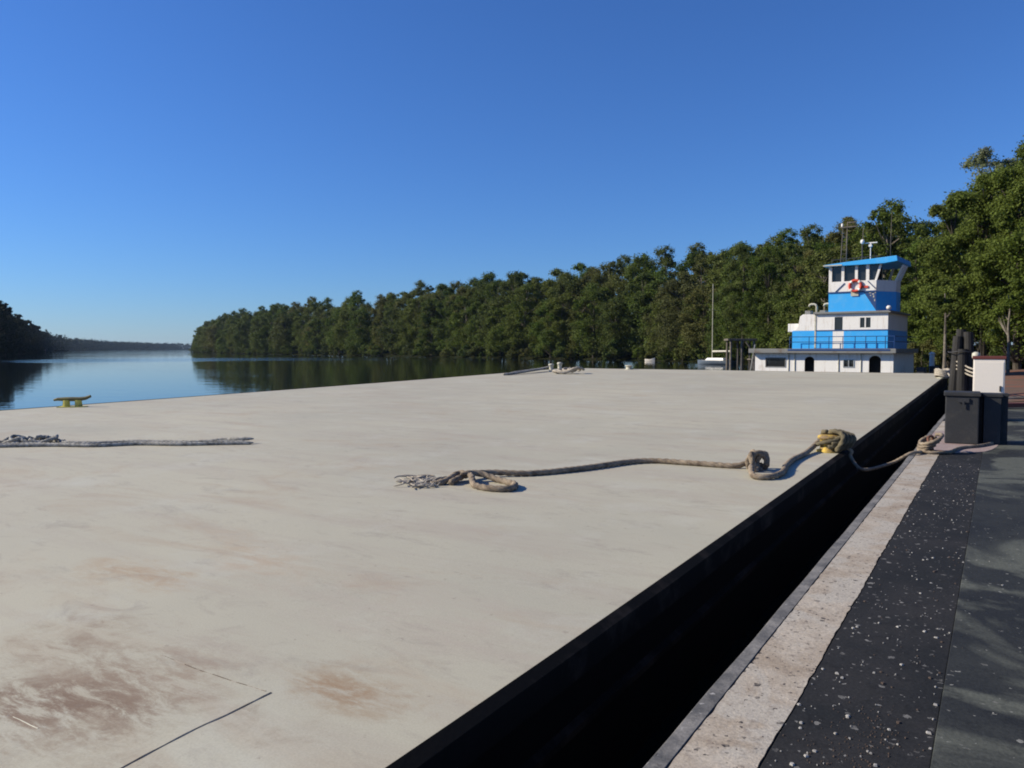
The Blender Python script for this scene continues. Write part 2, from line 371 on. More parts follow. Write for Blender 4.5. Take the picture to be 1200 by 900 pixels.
right_shore = [Vector((x, y, 0)) for x, y in ((-1.2, 34), (-1.5, 48), (-2.5, 62), (-10, 74), (-19, 95), (-30.5, 123), (-47, 144), (-67, 163), (-83, 169), (-139, 190), (-226, 227), (-319, 262), (-440, 320), (-560, 392), (-575, 412), (-560, 440))]
shore_strip('right_bank', right_shore, 1, W_, H_, M['bank'], 1)
left_shore = [Vector((x, y, 0)) for x, y in ((-120, -25), (-193, 50), (-250, 100), (-310, 137), (-470, 222), (-640, 312), (-860, 428), (-1160, 585), (-1200, 630))]
shore_strip('left_bank', left_shore, -1, W_, H_, M['bank'], 2)
far_shore = [far(40, 1250), far(90, 1500), far(130, 1950), far(175, 2400), far(215, 2750), far(300, 2900), far(380, 2950)]
shore_strip('far_bank', far_shore, -1, W_, H_, M['bank'], 3)

# ground behind the quay
rnd = random.Random(7); gm = MB(); nx, ny = 46, 60
gx = [-1.05 + .9*i**1.25 for i in range(nx)]; gy = [-25 + 1.9*j for j in range(ny)]
for y in gy:
    for x in gx:
        z = -.06 + (.05*mnoise.noise((x*.3, y*.3, 0)) if (x > 9 or y > 24) else 0)
        if y > 22: z += .25*min(1, (y-22)/12)*max(0, .5+mnoise.noise((x*.16, y*.16, 4)))*min(1, max(0, x+1)/2)
        if y > 70: z = -.3
        gm.v.append((x, y, z))
for j in range(ny-1):
    for i in range(nx-1):
        gm.f.append((j*nx+i, j*nx+i+1, (j+1)*nx+i+1, (j+1)*nx+i)); gm.mi.append(0)
tag(gm.build('ground', M['earth'], smooth=True), kind='structure')

# quay: wall, steel lip, worn white line, shell asphalt, slab
def strip(name, x0, x1, y0, y1, z, mat, th=.12):
    m = MB(); m.box(x0, x1, y0, y1, z-th, z); return tag(m.build(name, mat, bevel=.004), kind='structure')
m = MB(); m.box(-1.09, 0, -25, 30, -4, -.062); tag(m.build('quay_wall', M['quay_wall']), kind='structure')
m = MB()
y = -25.0; r0 = random.Random(5)
n = 0
# the lip is a battered steel angle: a slightly wavering edge
vs = []; fs = []
ys = [-25+.25*i for i in range(221)]
for i, yy in enumerate(ys):
    e = -1.12 + .008*mnoise.noise((0, yy*1.3, 0)); t = .006*mnoise.noise((3, yy*.9, 0))
    vs += [(e, yy, -.2), (e, yy, -.012+t), (e+.012, yy, t+.002), (-1.042, yy, t+.002), (-1.035, yy, -.06)]
    if i: fs += [((i-1)*5+k, (i-1)*5+k+1, i*5+k+1, i*5+k) for k in range(4)]
m.add(vs, fs); tag(m.build('quay_lip', M['lip']), kind='structure')
lm = MB(); vs = []; fs = []
for i in range(1500):
    yy = -6+.017*i; e = .010*mnoise.noise((yy*2.1, 0, 1))+.008*mnoise.noise((yy*11, 0, 2)); e2 = .007*mnoise.noise((yy*9, 3, 1))
    vs += [(-1.034+e2, yy, .0), (-.9, yy, .001), (-.742+e, yy, .001)]
    if i: fs += [((i-1)*3+k, (i-1)*3+k+1, i*3+k+1, i*3+k) for k in range(2)]
lm.add(vs, fs); tag(lm.build('painted_line', M['stripe']), kind='structure')
strip('concrete_edge', -1.034, -.742, -25, 19.5, -.004, M['asphalt'], .06)
strip('asphalt_strip', -.739, -.1875, -25, 30, -.003, M['asphalt'], .06)
strip('pavement', -.186, 14, -25, 27, 0.004, M['slab'], .06)
# faded pink-grey concrete pad by the bollard boxes
pm = MB(); c0 = ground(1120, 517); poly = []
for k in range(28):
    a = 2*math.pi*k/28; rr = 1+.18*mnoise.noise((math.cos(a)*1.5, math.sin(a)*1.5, 9))
    poly.append((c0.x-.06+.62*rr*math.cos(a), c0.y-.15+1.9*rr*math.sin(a)))
poly = [(max(x, -1.03), y) for x, y in poly]
pm.prism(poly, -.02, .008); tag(pm.build('concrete_pad', M['pink']), kind='structure')

# ------------------------------------------------------------------ ropes
def spline(pts, step):
    """Catmull-Rom through points, resampled evenly"""
    P = [Vector(p) for p in pts]; P = [P[0]*2-P[1]]+P+[P[-1]*2-P[-2]]; out = []
    for i in range(1, len(P)-2):
        a, b, c, d = P[i-1:i+3]
        for k in range(24):
            t = k/24; out.append(.5*((2*b)+(c-a)*t+(2*a-5*b+4*c-d)*t*t+(3*b-a-3*c+d)*t**3))
    out.append(P[-2]); res = [out[0]]; acc = 0
    for a, b in zip(out[:-1], out[1:]):
        l = (b-a).length
        while acc+l >= step and l > 1e-9:
            f = (step-acc)/l; a = a.lerp(b, f); res.append(a.copy()); l = (b-a).length; acc = 0
        acc += l
    return res
def rope_into(mb, pts, r, taper=False, n=15):
    pts = spline(pts, r*.7); m = len(pts)
    if m < 3: return mb
    ref = Vector((0, 0, 1)); rings = []; s = 0
    for i, p in enumerate(pts):
        t = (pts[min(i+1, m-1)]-pts[max(i-1, 0)]).normalized()
        a = ref - t*ref.dot(t)
        if a.length < 1e-4: a = t.orthogonal()
        a.normalize(); b = t.cross(a); ref = a
        if i: s += (p-pts[i-1]).length
        tw = 2*math.pi*s/(8.5*r)
        k_ = 1.0
        if taper: k_ = min(1, .35+i/6, .35+(m-1-i)/6)
        for k in range(n):
            th = 2*math.pi*k/n; rr = r*(.66+.42*abs(math.cos(1.5*(th-tw)))**.7)*k_
            rings.append(p+(a*math.cos(th)+b*math.sin(th))*rr)
    fs = []
    for i in range(m-1):
        for k in range(n): fs.append((i*n+k, i*n+(k+1) % n, (i+1)*n+(k+1) % n, (i+1)*n+k))
    fs += [tuple(range(n))[::-1], tuple((m-1)*n+k for k in range(n))]
    return mb.add(rings, fs)
def deck_path(px, r): return [on_deck(x, y, 0) + Vector((0, 0, r+lz)) for x, y, lz in px]

# ------------------------------------------------------------------ the deck barge
BX0, BX1, BY0, BY1 = -21.2, -1.92, -14.0, 39.3
barge = thing('deck_barge', 'long low barge with a bare grey beige deck and black side moored along the quay', 'barge', ((BX0+BX1)/2, 10, WATER))
BO = barge.location.copy()
def bpart(mb, name, mat, par=None, **k):
    o = mb.build(name, mat, None, **k); base = par if par is not None else barge
    o.parent = base; o.matrix_parent_inverse = Matrix.Translation(-BO); return o
ny = 70; nx = 40
def deck_surface(zoff=0.0):
    vs = []; fs = []
    for j in range(ny+1):
        yy = BY0+(BY1-BY0)*j/ny
        for i in range(nx+1):
            xx = BX0+.02+(BX1-BX0-.04)*i/nx
            e = .015 if j < ny-2 else 0
            vs.append((xx, yy, deck_z(yy)+zoff+.012*mnoise.noise((xx*.35, yy*.35, 2))*(1 if 0 < i < nx else 0)))
    for j in range(ny):
        for i in range(nx): a = j*(nx+1)+i; fs.append((a, a+1, a+nx+2, a+nx+1))
    return vs, fs
m = MB(); m.add(*deck_surface()); bpart(m, 'deck', M['deck'], smooth=True)
m = MB(); vs = []; fs = []
for j in range(ny+1):
    yy = BY0+(BY1-BY0)*j/ny; zt = deck_z(yy)-.02
    vs += [(BX0, yy, zt-1.9), (BX0, yy, zt), (BX1, yy, zt), (BX1, yy, zt-1.9)]
    if j: fs += [((j-1)*4+k, (j-1)*4+k+1, j*4+k+1, j*4+k) for k in range(3)]
fs += [(0, 1, 2, 3), tuple(ny*4+k for k in (3, 2, 1, 0))]
m.add(vs, fs); bpart(m, 'hull', M['hull_black'])
# rubbing strakes along the quay side: a heavy rail at the deck edge and a thinner one below
for (dz0, dz1, dx) in ((-.20, .012, .055), (-.52, -.42, .04)):
    for X, sgn in ((BX1, 1), (BX0, -1)):
        m = MB(); vs = []; fs = []
        for j in range(181):
            yy = BY0+(BY1-BY0)*j/180; z = deck_z(yy); q = dx*(1+.25*mnoise.noise((dz0*9, yy*1.1, X)))
            vs += [(X-.012*sgn, yy, z+dz0), (X+q*sgn, yy, z+dz0+.03), (X+q*sgn, yy, z+dz1-.03), (X-.012*sgn, yy, z+dz1)]
            if j: fs += [((j-1)*4+k, (j-1)*4+k+1, j*4+k+1, j*4+k)[::sgn] for k in range(3)]
        m.add(vs, fs); bpart(m, 'rub_rail', M['rail'])
# end rails
m = MB(); m.box(BX0, BX1, BY1+.001, BY1+.06, deck_z(BY1)-.22, deck_z(BY1)+.004); bpart(m, 'end_rail', M['rail'])
# weld seams of a patched plate, near the camera
def seam(px, r, mat):
    pts = [on_deck(x, y) for x, y in px]; m = MB()
    q = spline(pts, .05); q = [p+Vector((.006*mnoise.noise(p*7), .006*mnoise.noise(p*7+Vector((5, 5, 5))), 0)) for p in q]
    q = [Vector((p.x, p.y, deck_z(p.y)+dent(p.x, p.y)-r*.15)) for p in q]; m.tube(q, [r*(1+.5*mnoise.noise(p*9)) for p in q], 6); return bpart(m, 'weld_seam', mat)
seam([(318, 812), (294, 824), (262, 840), (232, 853), (180, 880), (120, 912)], .0055, M['seam'])
seam([(190, 768), (222, 781), (258, 793), (290, 803), (318, 812)], .0032, M['seam2'])
seam([(15, 840), (30, 847), (44, 854)], .003, M['pale_paint'])
# deck fittings
def cleat(px, py, rz, scale, mat, lab=None):
    q = on_deck(px, py); m = MB(); s = scale
    for sx in (-1, 1):
        m.frustum([(sx*.17*s+.10*s*math.cos(a), .10*s*math.sin(a)) for a in np.linspace(0, 2*math.pi, 12, False)], 0,
                  [(sx*.16*s+.085*s*math.cos(a), .085*s*math.sin(a)) for a in np.linspace(0, 2*math.pi, 12, False)], .2*s)
    m.cur = 1; pts = [(-.5*s, 0, .20*s), (-.4*s, 0, .225*s), (-.2*s, 0, .225*s), (0, 0, .225*s), (.2*s, 0, .225*s), (.36*s, 0, .25*s), (.5*s, 0, .31*s)]
    m.tube(pts, [.03*s, .045*s, .058*s, .062*s, .058*s, .05*s, .038*s], 10)
    m.cur = 0; m.box(-.36*s, .36*s, -.16*s, .16*s, -.02, .018)
    o = m.build('mooring_cleat', [mat, M['horn']], barge, smooth=False, bevel=0); o.location = q-BO; o.rotation_euler = (0, 0, rz)
    if lab: o['label'] = lab
    return o
cleat(85, 477, R(38), .93, M['yellow_green'], 'yellow green deck cleat with dark horns')
def bitt(px, py, r, h, mat, lab=None):
    q = on_deck(px, py); m = MB()
    m.lathe([(r*1.35, -.01), (r*1.35, .02), (r, .03), (r*.92, h*.5), (r, h*.72), (r*1.25, h*.78), (r*1.25, h*.9), (r*1.0, h*.97), (r*.5, h)], (0, 0, 0), 22)
    o = m.build('bitt', mat, barge, smooth=True); o.location = q-BO
    if lab: o['label'] = lab
    return o
BITT = on_deck(972, 529)
bitt(971, 529, .125, .25, M['yellow'], 'yellow painted bitt wrapped in rope')
bitt(737, 433, .17, .24, M['pale_paint'], 'pale mushroom bitt on the far edge')
bitt(646, 435.5, .12, .42, M['pale_paint']); bitt(656, 434.5, .12, .46, M['pale_paint'])
bitt(1104, 443, .15, .3, M['pale_paint'])

# the main hawser lying on the deck
r = .036
haw = thing('mooring_rope', 'thick tan hawser with a big knot and frayed end lying across the barge deck', 'rope', on_deck(700, 551))
HO = haw.location.copy()
def rpart(mb, name, mat, par, **k):
    o = mb.build(name, mat, None, smooth=True, **k); o.parent = par; o.matrix_parent_inverse = Matrix.Translation(-par.location); return o
m = MB()
rope_into(m, deck_path([(528, 569, 0), (548, 563, .03), (575, 559, .02), (620, 558, 0), (665, 554, 0), (697, 550, 0), (735, 544.5, 0), (765, 543, 0), (800, 545, 0), (835, 547.5, 0), (862, 549, .0), (884, 548, .05)], r), r)
rpart(m, 'line', M['rope'], haw)
m = MB()
rope_into(m, deck_path([(540, 566, .07), (560, 564, .06), (585, 566, .0), (603, 571, 0), (598, 576, 0), (575, 576, 0), (556, 572, 0), (552, 566, .05), (538, 563, .05), (520, 568, .0), (505, 569, 0)], r), r, True)
rpart(m, 'bight', M['rope'], haw)
# knot
m = MB(); kc = on_deck(886, 551)+Vector((0, 0, .115))
kp = [kc+Vector((.095*(math.sin(t)+1.15*math.sin(2*t))*.62, .095*(math.cos(t)-1.15*math.cos(2*t))*.88, .105*math.sin(3*t))) for t in np.linspace(0, 2*math.pi, 30)]
rope_into(m, kp, r*.98)
ax = rt; ay = up
kp2 = [kc+ax*(.12*math.cos(t))+Vector((0, 0, .11*math.sin(t)))+fw*(-.05+.02*math.sin(2*t)) for t in np.linspace(-.5, 5.4, 18)]
rope_into(m, kp2, r)
kp3 = [kc+ax*(.05+.075*math.cos(t))+Vector((0, 0, .02+.085*math.sin(t)))+fw*(.03) for t in np.linspace(0, 5.5, 16)]
rope_into(m, kp3, r*.95)
rpart(m, 'knot', M['rope'], haw)
m = MB()
rope_into(m, deck_path([(880, 556, .06), (882, 561, .01), (893, 562.5, 0), (908, 561, 0), (918, 556, 0), (921, 549, 0), (930, 541, .0), (944, 534, 0), (957, 527, .06), (966, 522, .13)], r), r)
rpart(m, 'tail', M['rope'], haw)
# frayed end: loose yarns
m = MB(); rf = random.Random(3); e0 = on_deck(520, 567)
for i in range(34):
    a = rf.uniform(0, 1); st = on_deck(rf.uniform(505, 530), rf.uniform(562, 572))
    ln_ = rf.uniform(.15, .48); th = math.pi + rf.gauss(0, .3)
    dirv = (rt*math.cos(th)+Vector((-rt.y, rt.x, 0))*math.sin(th)*-1)
    pts = [st+Vector((0, 0, .012+rf.uniform(0, .05)))]; 
    for k in range(1, 6):
        pts.append(pts[0]+dirv*(ln_*k/5)+Vector((rf.gauss(0, .02), rf.gauss(0, .03), 0))*k/2)
        pts[-1].z = deck_z(pts[-1].y)+.012+abs(rf.gauss(0, .018))
    rope_into(m, pts, rf.uniform(.008, .014), True, 7)
rpart(m, 'frayed_end', M['rope_pale'], haw)

# turns of olive rope around the yellow bitt
m = MB(); wrap = thing('rope_wrap', 'olive brown rope wound in turns around the yellow bitt at the barge edge', 'rope', BITT)
for i in range(2):
    zz = .09+.05*i; rr = .175-.008*abs(i-1)
    pts = [BITT+Vector((rr*math.cos(t), rr*math.sin(t), zz+.07*math.cos(t-.5)*(.5+.3*i/3))) for t in np.linspace(-1.35, 2.5, 22)]
    rot = Matrix.Rotation(R(-10+i*16), 3, 'Z')
    rope_into(m, [BITT+rot @ (p-BITT) for p in pts], .032)
rope_into(m, [BITT+Vector((.165*math.cos(t), .165*math.sin(t), .13+.05*math.sin(t*1.0+2.2))) for t in np.linspace(-3.0, 2.4, 26)], .03)
rpart(m, 'coil', M['rope_olive'], wrap)
m = MB()
pts = [BITT+Vector((.03+.14*math.cos(t), .09+.09*math.sin(t), .26+.03*math.sin(2*t))) for t in np.linspace(-1, 4.2, 20)]
rope_into(m, pts, .034)
pts = [BITT+Vector((.10+.12*math.cos(t), .03+.13*math.sin(t), .20+.04*math.cos(t))) for t in np.linspace(-1.8, 3.2, 20)]
rope_into(m, pts, .034); 
for i in range(4):
    c = BITT+Vector((.09+.045*i, .05*i-.04, .13)); rad_ = .17-.015*i
    rope_into(m, [c+Vector((.05*math.sin(2*t)+rad_*.55*math.cos(t), -rad_*.8*math.cos(t), rad_*math.sin(t)*1.05)) for t in np.linspace(-.55, 3.7, 20)], .036)
rpart(m, 'upper_turns', M['rope_olive'], wrap)

# line crossing the gap from bitt to the ring on the quay
RING = ground(1090, 530)
line = thing('crossing_line', 'thin dirty rope sagging over the dark gap to the rusty quay ring', 'rope', RING)
m = MB()
pts = [BITT+Vector((.13, .02, .1)), BITT+Vector((.3, 0, .03)), Vector((-1.80, BITT.y+.0, .03)), Vector((-1.62, BITT.y-.1, -.13)), Vector((-1.35, RING.y-.75, -.12)), Vector((-1.10, RING.y-.55, .03)), Vector((-.98, RING.y-.35, .03)),
       RING+Vector((-.14, -.15, .03)), RING+Vector((0, -.26, .03)), RING+Vector((.15, -.2, .03)), RING+Vector((.28, 0, .03)), ground(1125, 527)+Vector((0, 0, .03)), ground(1148, 524.5)+Vector((0, 0, .03)), ground(1166, 520.5)+Vector((0, 0, .03)), ground(1176, 516.5)+Vector((0, 0, .03))]
rope_into(m, pts, .024); rpart(m, 'line', M['rope'], line)
m = MB()
for i in range(3):
    pts = [RING+Vector((.02*i-.03+(.13+.01*i)*math.cos(t), (.16+.02*i)*math.sin(t)-.03, .05+.05*i+.07*math.sin(t+1)+.06)) for t in np.linspace(i, i+5.6, 24)]
    rope_into(m, pts, .027)
rpart(m, 'coil', M['rope'], line)
mr = thing('mooring_ring', 'rusty iron ring standing on a base plate at the quay edge inside a rope coil', 'mooring ring', RING)
m = MB(); m.box(-.16, .16, -.2, .2, .0, .022); m.build('base_plate', M['rust'], mr, bevel=.005)
m = MB(); m.tube([(.03*math.sin(t*2), .11*math.cos(t), .14+.11*math.sin(t)) for t in np.linspace(0, 2*math.pi, 28, False)], .02, 10, closed=True); m.build('ring', M['rust'], mr, smooth=True)
m = MB(); m.tube([(-.04, 0, .02), (-.03, 0, .08), (0, 0, .1), (.03, 0, .08), (.04, 0, .02)], .018, 8); m.build('staple', M['rust'], mr, smooth=True)

# grey rope at left
lr = thing('mooring_rope', 'grey doubled rope laid straight at the left of the deck with a dark tangle', 'rope', on_deck(150, 522)); m = MB()
rope_into(m, deck_path([(-60, 526, 0), (0, 524.5, 0), (60, 523.5, 0), (110, 524, 0), (160, 522, 0), (210, 522.5, 0), (260, 521.5, 0), (298, 521, 0)], .029), .029, True)
rope_into(m, deck_path([(-70, 521, 0), (0, 520, 0), (55, 518.5, 0), (80, 520.5, 0), (120, 520.5, 0), (170, 519, 0), (230, 519.8, 0), (262, 518.5, .02), (280, 519.5, .05), (298, 519.6, .05)], .028), .028, True)
rope_into(m, deck_path([(-30, 523, 0), (30, 522, 0), (85, 522.4, 0), (140, 521.2, .02), (200, 521, 0), (245, 520.4, .02), (290, 520.6, .02)], .026), .026, True)
rpart(m, 'line', M['rope_grey'], lr)
m = MB(); rg = random.Random(8)
for i in range(5):
    c = on_deck(22+i*9, 519)+Vector((0, 0, .05+.02*(i % 2))); ph = rg.uniform(0, 6)
    rope_into(m, [c+rt*(.24*math.cos(t+ph))+Vector((-rt.y, rt.x, 0))*(.16*math.sin(t+ph))+Vector((0, 0, .04*math.sin(2*t+i))) for t in np.linspace(0, 5.2, 18)], .028)
rpart(m, 'tangle', M['rope_grey'], lr)

# bundle of rope at the barge's far corner
fr = thing('mooring_rope', 'dark rope heap running along the far deck edge to a pair of pale bitts', 'rope', on_deck(620, 439)); m = MB()
for i, dy in enumerate((0, .8, 1.5)):
    rope_into(m, deck_path([(590+3*i, 440-dy*.4, 0), (605, 439.2-dy, .03), (622, 437.6-dy*.7, .08), (636, 436-dy*.5, .12), (648, 434.5, .22)], .05), .05, n=9)
rpart(m, 'line', M['rope_grey'], fr)
m = MB(); rg = random.Random(4)
for i in range(4):
    c = on_deck(660+5*i, 438)+Vector((0, 0, .1)); rope_into(m, [c+Vector((.5*math.cos(t)*(1-.1*i), .45*math.sin(t), .05*math.sin(2*t+i)+.05*i)) for t in np.linspace(i, i+5.5, 20)], .055, n=9)
rpart(m, 'coil', M['rope_pale'], fr)
# lump of rope on the barge's corner bitt, with lines ashore
cb = on_deck(1104, 443)
cr = thing('mooring_line', 'pale rope lump on the far corner bitt with lines running ashore to the piles', 'rope', cb); m = MB()
for i in range(4):
    rope_into(m, [cb+Vector((.24*math.cos(t), .24*math.sin(t), .1+.07*i+.04*math.sin(2*t))) for t in np.linspace(i, i+6, 20)], .05, n=9)
rpart(m, 'coil', M['rope_pale'], cr)
PILE = far(1127, 27)
m = MB()
for dz in (.0, .12, .25): rope_into(m, [cb+Vector((.2, 0, .2)), cb.lerp(PILE+Vector((0, 0, .9+dz)), .5)+Vector((0, 0, -.1-dz*.3)), PILE+Vector((-.2, 0, .9+dz)), PILE+Vector((.25, -.45, .7+dz)), PILE+Vector((.6, -2.0, .65+dz))], .03, n=9)
rpart(m, 'line', M['rope_pale'], cr)

# ------------------------------------------------------------------ things on the quay
# two black boxes
q = ground(1126, 519); D = q.length
bx = thing('bollard_box', 'taller left black box with a heavy rim standing on the quay edge', 'bollard', (q.x, q.y, .008), R(3))
m = MB(); m.box(-.245, .245, -.245, .245, 0, .80); m.build('body', M['rubber'], bx, bevel=.018)
m = MB(); m.box(-.27, .27, -.27, .27, .801, .87); m.build('rim', M['rubber'], bx, bevel=.015)
m = MB(); m.box(-.06, .1, -.272, -.25, .70, .775); m.box(.0, .03, -.285, -.272, .62, .72); m.build('latch', M['dark_steel'], bx)
q2 = ground(1160, 519.5)
b2 = thing('bollard_box', 'right black box with a raised middle rib beside the rimmed box', 'bollard', (q2.x, q2.y, .006), R(6))
m = MB(); pl = [(-.24, -.06), (-.12, -.06), (-.12, -.24), (.12, -.24), (.12, -.06), (.24, -.06), (.24, .22), (-.24, .22)]
m.prism(pl, 0, .80); m.build('body', M['rubber'], b2)
m = MB(); m.prism([(-.25, -.09), (-.14, -.09), (-.14, -.26), (.14, -.26), (.14, -.09), (.25, -.09), (.25, .24), (-.25, .24)], .801, .845); m.build('rim', M['rubber'], b2)
# white cabinet
q3 = far(1159, 17.2)
wc = thing('utility_cabinet', 'plain white cabinet with dark red cap standing behind the black boxes', 'cabinet', (q3.x, q3.y, .004), R(2))
m = MB(); m.box(-.30, .30, -.18, .18, .05, 1.37); m.build('body', M['cabinet'], wc, bevel=.02)
m = MB(); m.box(-.32, .32, -.20, .20, 1.372, 1.44); m.build('cap', M['red'], wc, bevel=.01)
m = MB(); m.box(-.33, .33, -.21, .21, 0, .049); m.build('plinth', M['quay_wall'], wc)
m = MB(); m.box(-.27, .27, -.186, -.1805, .1, 1.30); m.build('door', M['cabinet'], wc); 
m = MB(); m.box(.2, .235, -.205, -.187, .66, .78); m.build('handle', M['dark_steel'], wc)
q4 = far(1143.5, 17.6)
ps = thing('stand_pipe', 'thin pale stand pipe with capped top at the left of the white cabinet', 'stand pipe', (q4.x, q4.y, .004))
m = MB(); m.tube([(0, 0, 0), (0, 0, 1.4)], .045, 12); m.build('pipe', M['pale_paint'], ps, smooth=True)
m = MB(); m.lathe([(.075, 1.38), (.085, 1.42), (.08, 1.5), (.03, 1.53)], n=14); m.build('cap', M['pale_paint'], ps, smooth=True)
m = MB(); m.tube([(.0, -.05, 1.1), (.0, -.13, 1.1), (0, -.14, .95)], .03, 10); m.build('spout', M['red'], ps, smooth=True)
# cluster of dark piles
pc = thing('mooring_dolphin', 'cluster of dark tarred timber piles leaning together at the end of the quay', 'mooring piles', (PILE.x, PILE.y, 0))
rp = random.Random(2)
for dx, dy, h, lean in ((-.24, 0, 2.05, .05), (.02, -.18, 1.6, 0), (.26, .02, 2.2, -.04), (.02, .2, 1.9, .02), (-.12, .24, 2.3, .03)):
    m = MB(); m.tube([(dx*1.3+.0, dy*1.3, -2.4), (dx, dy, 0), (dx+lean*h*.6, dy, h*.6), (dx+lean*h, dy, h)], [.17, .165, .155, .15], 12)
    m.build('pile', M['tarred'], pc, smooth=False)
m = MB(); m.tube([(.42*math.cos(t), .40*math.sin(t), 1.5+.02*math.sin(3*t)) for t in np.linspace(0, 2*math.pi, 24, False)], .02, 8, closed=True); m.build('cable_band', M['dark_steel'], pc, smooth=True)
# white post beyond, on the bank
q5 = far(1092, 52)
wp = thing('marker_post', 'short white marker post on the bank beyond the tug', 'post', (q5.x, q5.y, 0))
m = MB(); m.prism([(.16*math.cos(a), .16*math.sin(a)) for a in np.linspace(0, 2*math.pi, 10, False)], -.4, 1.25); m.build('shaft', M['white'], wp, bevel=.02)
m = MB(); m.lathe([(.2, 1.251), (.2, 1.31), (.05, 1.40)], n=12); m.build('cap', M['white'], wp)
# driftwood boards lying on the red ground
for i, (px, D, L_, rz, mt, lab) in enumerate(((1192, 23.5, 2.2, .45, M['bark_pale'], 'pale bleached plank lying on the red earth right of the white cabinet'), (1200, 20.5, 2.4, .62, M['red'], 'rust red beam lying on the ground behind the quay slab'))):
    p = far(px, D); t = thing('plank' if i == 0 else 'timber_beam', lab, 'plank' if i == 0 else 'beam', (p.x, p.y, .08 if i else .1), rz)
    m = MB(); m.box(-L_/2, L_/2, -.12, .12, -.03, .08 if i else .03); m.build('board', mt, t, bevel=.01)
    if i:
        for sx in (-.9, .9):
            m = MB(); m.box(sx-.06, sx+.06, -.16, .16, -.09, -.031); m.build('bearer', M['wood'], t)

# ------------------------------------------------------------------ the tug
K = 1.1
TU = thing('push_boat', 'blue and white push boat with raised wheelhouse beyond the far end of the barge', 'tug boat', (-8*K, 47*K, WATER), R(-5))
def tz(z): return 1.6+K*(z-1.6)-WATER       # local height from an apparent one
def X(u): return u*K
def tp(mb, name, mat, par=None, **k): return mb.build(name, mat, par or TU, **k)
def wall_strip(mb, x0, x1, z0, z1, holes, y0, y1):
    """a side wall in x,z with openings; (xa,xb,za,zb,arch)"""
    xs = x0
    for xa, xb, za, zb, arch in sorted(holes):
        mb.box(xs, xa, y0, y1, z0, z1)
        if za > z0+.01: mb.box(xa, xb, y0, y1, z0, za)
        if arch:
            rr = (xb-xa)/2; cx = (xa+xb)/2; pts = [(xa, z1), (xa, zb-rr*.8)]+[(cx-rr*math.cos(t), zb-rr*.8+rr*.8*math.sin(t)) for t in np.linspace(0, math.pi, 11)[1:-1]]+[(xb, zb-rr*.8), (xb, z1)]
            n = len(pts)  # strip of quads under the lintel
            for i in range(1, n-2):
                a, b = pts[i], pts[i+1]; mb.side([(a[0], a[1]), (b[0], b[1]), (b[0], z1), (a[0], z1)], y0, y1)
        else: mb.box(xa, xb, y0, y1, zb, z1)
        xs = xb
    mb.box(xs, x1, y0, y1, z0, z1); return mb
WD = 6.4
# hull
m = MB(); hx0, hx1 = X(-5.4), X(4.1)
m.frustum([(hx0+.4, .2), (hx1-.5, .2), (hx1-.5, WD-.2), (hx0+.4, WD-.2)], -.9, [(hx0, -.35), (hx1, -.35), (hx1, WD+.35), (hx0, WD+.35)], .45)
tp(m, 'hull', M['hull_black'])
m = MB(); m.box(hx0-.05, hx1+.05, -.42, WD+.42, .455, .56); tp(m, 'main_deck', M['grey_steel'], bevel=.02)
for yy in (.6, WD-1.4):
    m = MB(); m.box(hx1+.05, hx1+.5, yy, yy+.8, -.3, 1.5); tp(m, 'push_knee', M['rubber'], bevel=.04)
# lower house
Z0, Z1 = .56, tz(1.36); x0, x1 = X(-4.58), X(3.1)
holes = [(X(-3.9), X(-2.77), tz(.56), tz(1.05), 0), (X(-1.64), X(-1.09), Z0+.05, tz(1.16), 1), (X(.54), X(1.05), tz(.60), tz(.98), 0), (X(1.86), X(2.47), Z0+.05, tz(1.23), 1)]
m = MB(); wall_strip(m, x0, x1, Z0, Z1, holes, 0, .08)
m.box(x0, x0+.08, .08, WD-.08, Z0, Z1); m.box(x1-.08, x1, .08, WD-.08, Z0, Z1); m.box(x0, x1, WD-.08, WD, Z0, Z1)
lower = tp(m, 'lower_house', M['white'])
m = MB(); m.box(x0+.2, x1-.2, .75, .85, Z0, Z1); tp(m, 'dark_inside', M['interior'], lower)  # dark sheet behind the openings, painted as the unlit inside
for (xa, xb, za, zb, arch) in (holes[0], holes[2]):
    f = MB()
    for a in ((xa-.05, xb+.05, za-.05, za), (xa-.05, xb+.05, zb, zb+.05), (xa-.05, xa, za, zb), (xb, xb+.05, za, zb)): f.box(a[0], a[1], -.03, .03, a[2], a[3])
    if xb-xa < 1: f.box((xa+xb)/2-.025, (xa+xb)/2+.025, -.028, .03, za, zb)
    fo = f.build('window', M['grey_steel'] if xb-xa > 1 else M['aluminium'], lower)
    g = MB(); g.box(xa+.002, xb-.002, .035, .05, za+.002, zb-.002); g.build('pane', M['glass'], lower)
for xs in (x0+.55*K+1.62, X(-2.2), X(.25), X(1.45)):       # weld ribs and pipes on the lower wall
    m = MB(); m.tube([(xs, -.03, Z0), (xs, -.03, Z1)], .028, 8); tp(m, 'drain_pipe', M['pale_paint'], lower)
# deck between
m = MB(); m.box(X(-4.85), X(3.3), -.45, WD+.3, Z1+.002, tz(1.62)); tp(m, 'upper_deck', M['grey_steel'], bevel=.03)
m = MB(); m.box(X(-2.5), X(3.0), -.47, -.452, tz(1.50), tz(1.60)); tp(m, 'deck_stripe', M['navy'])
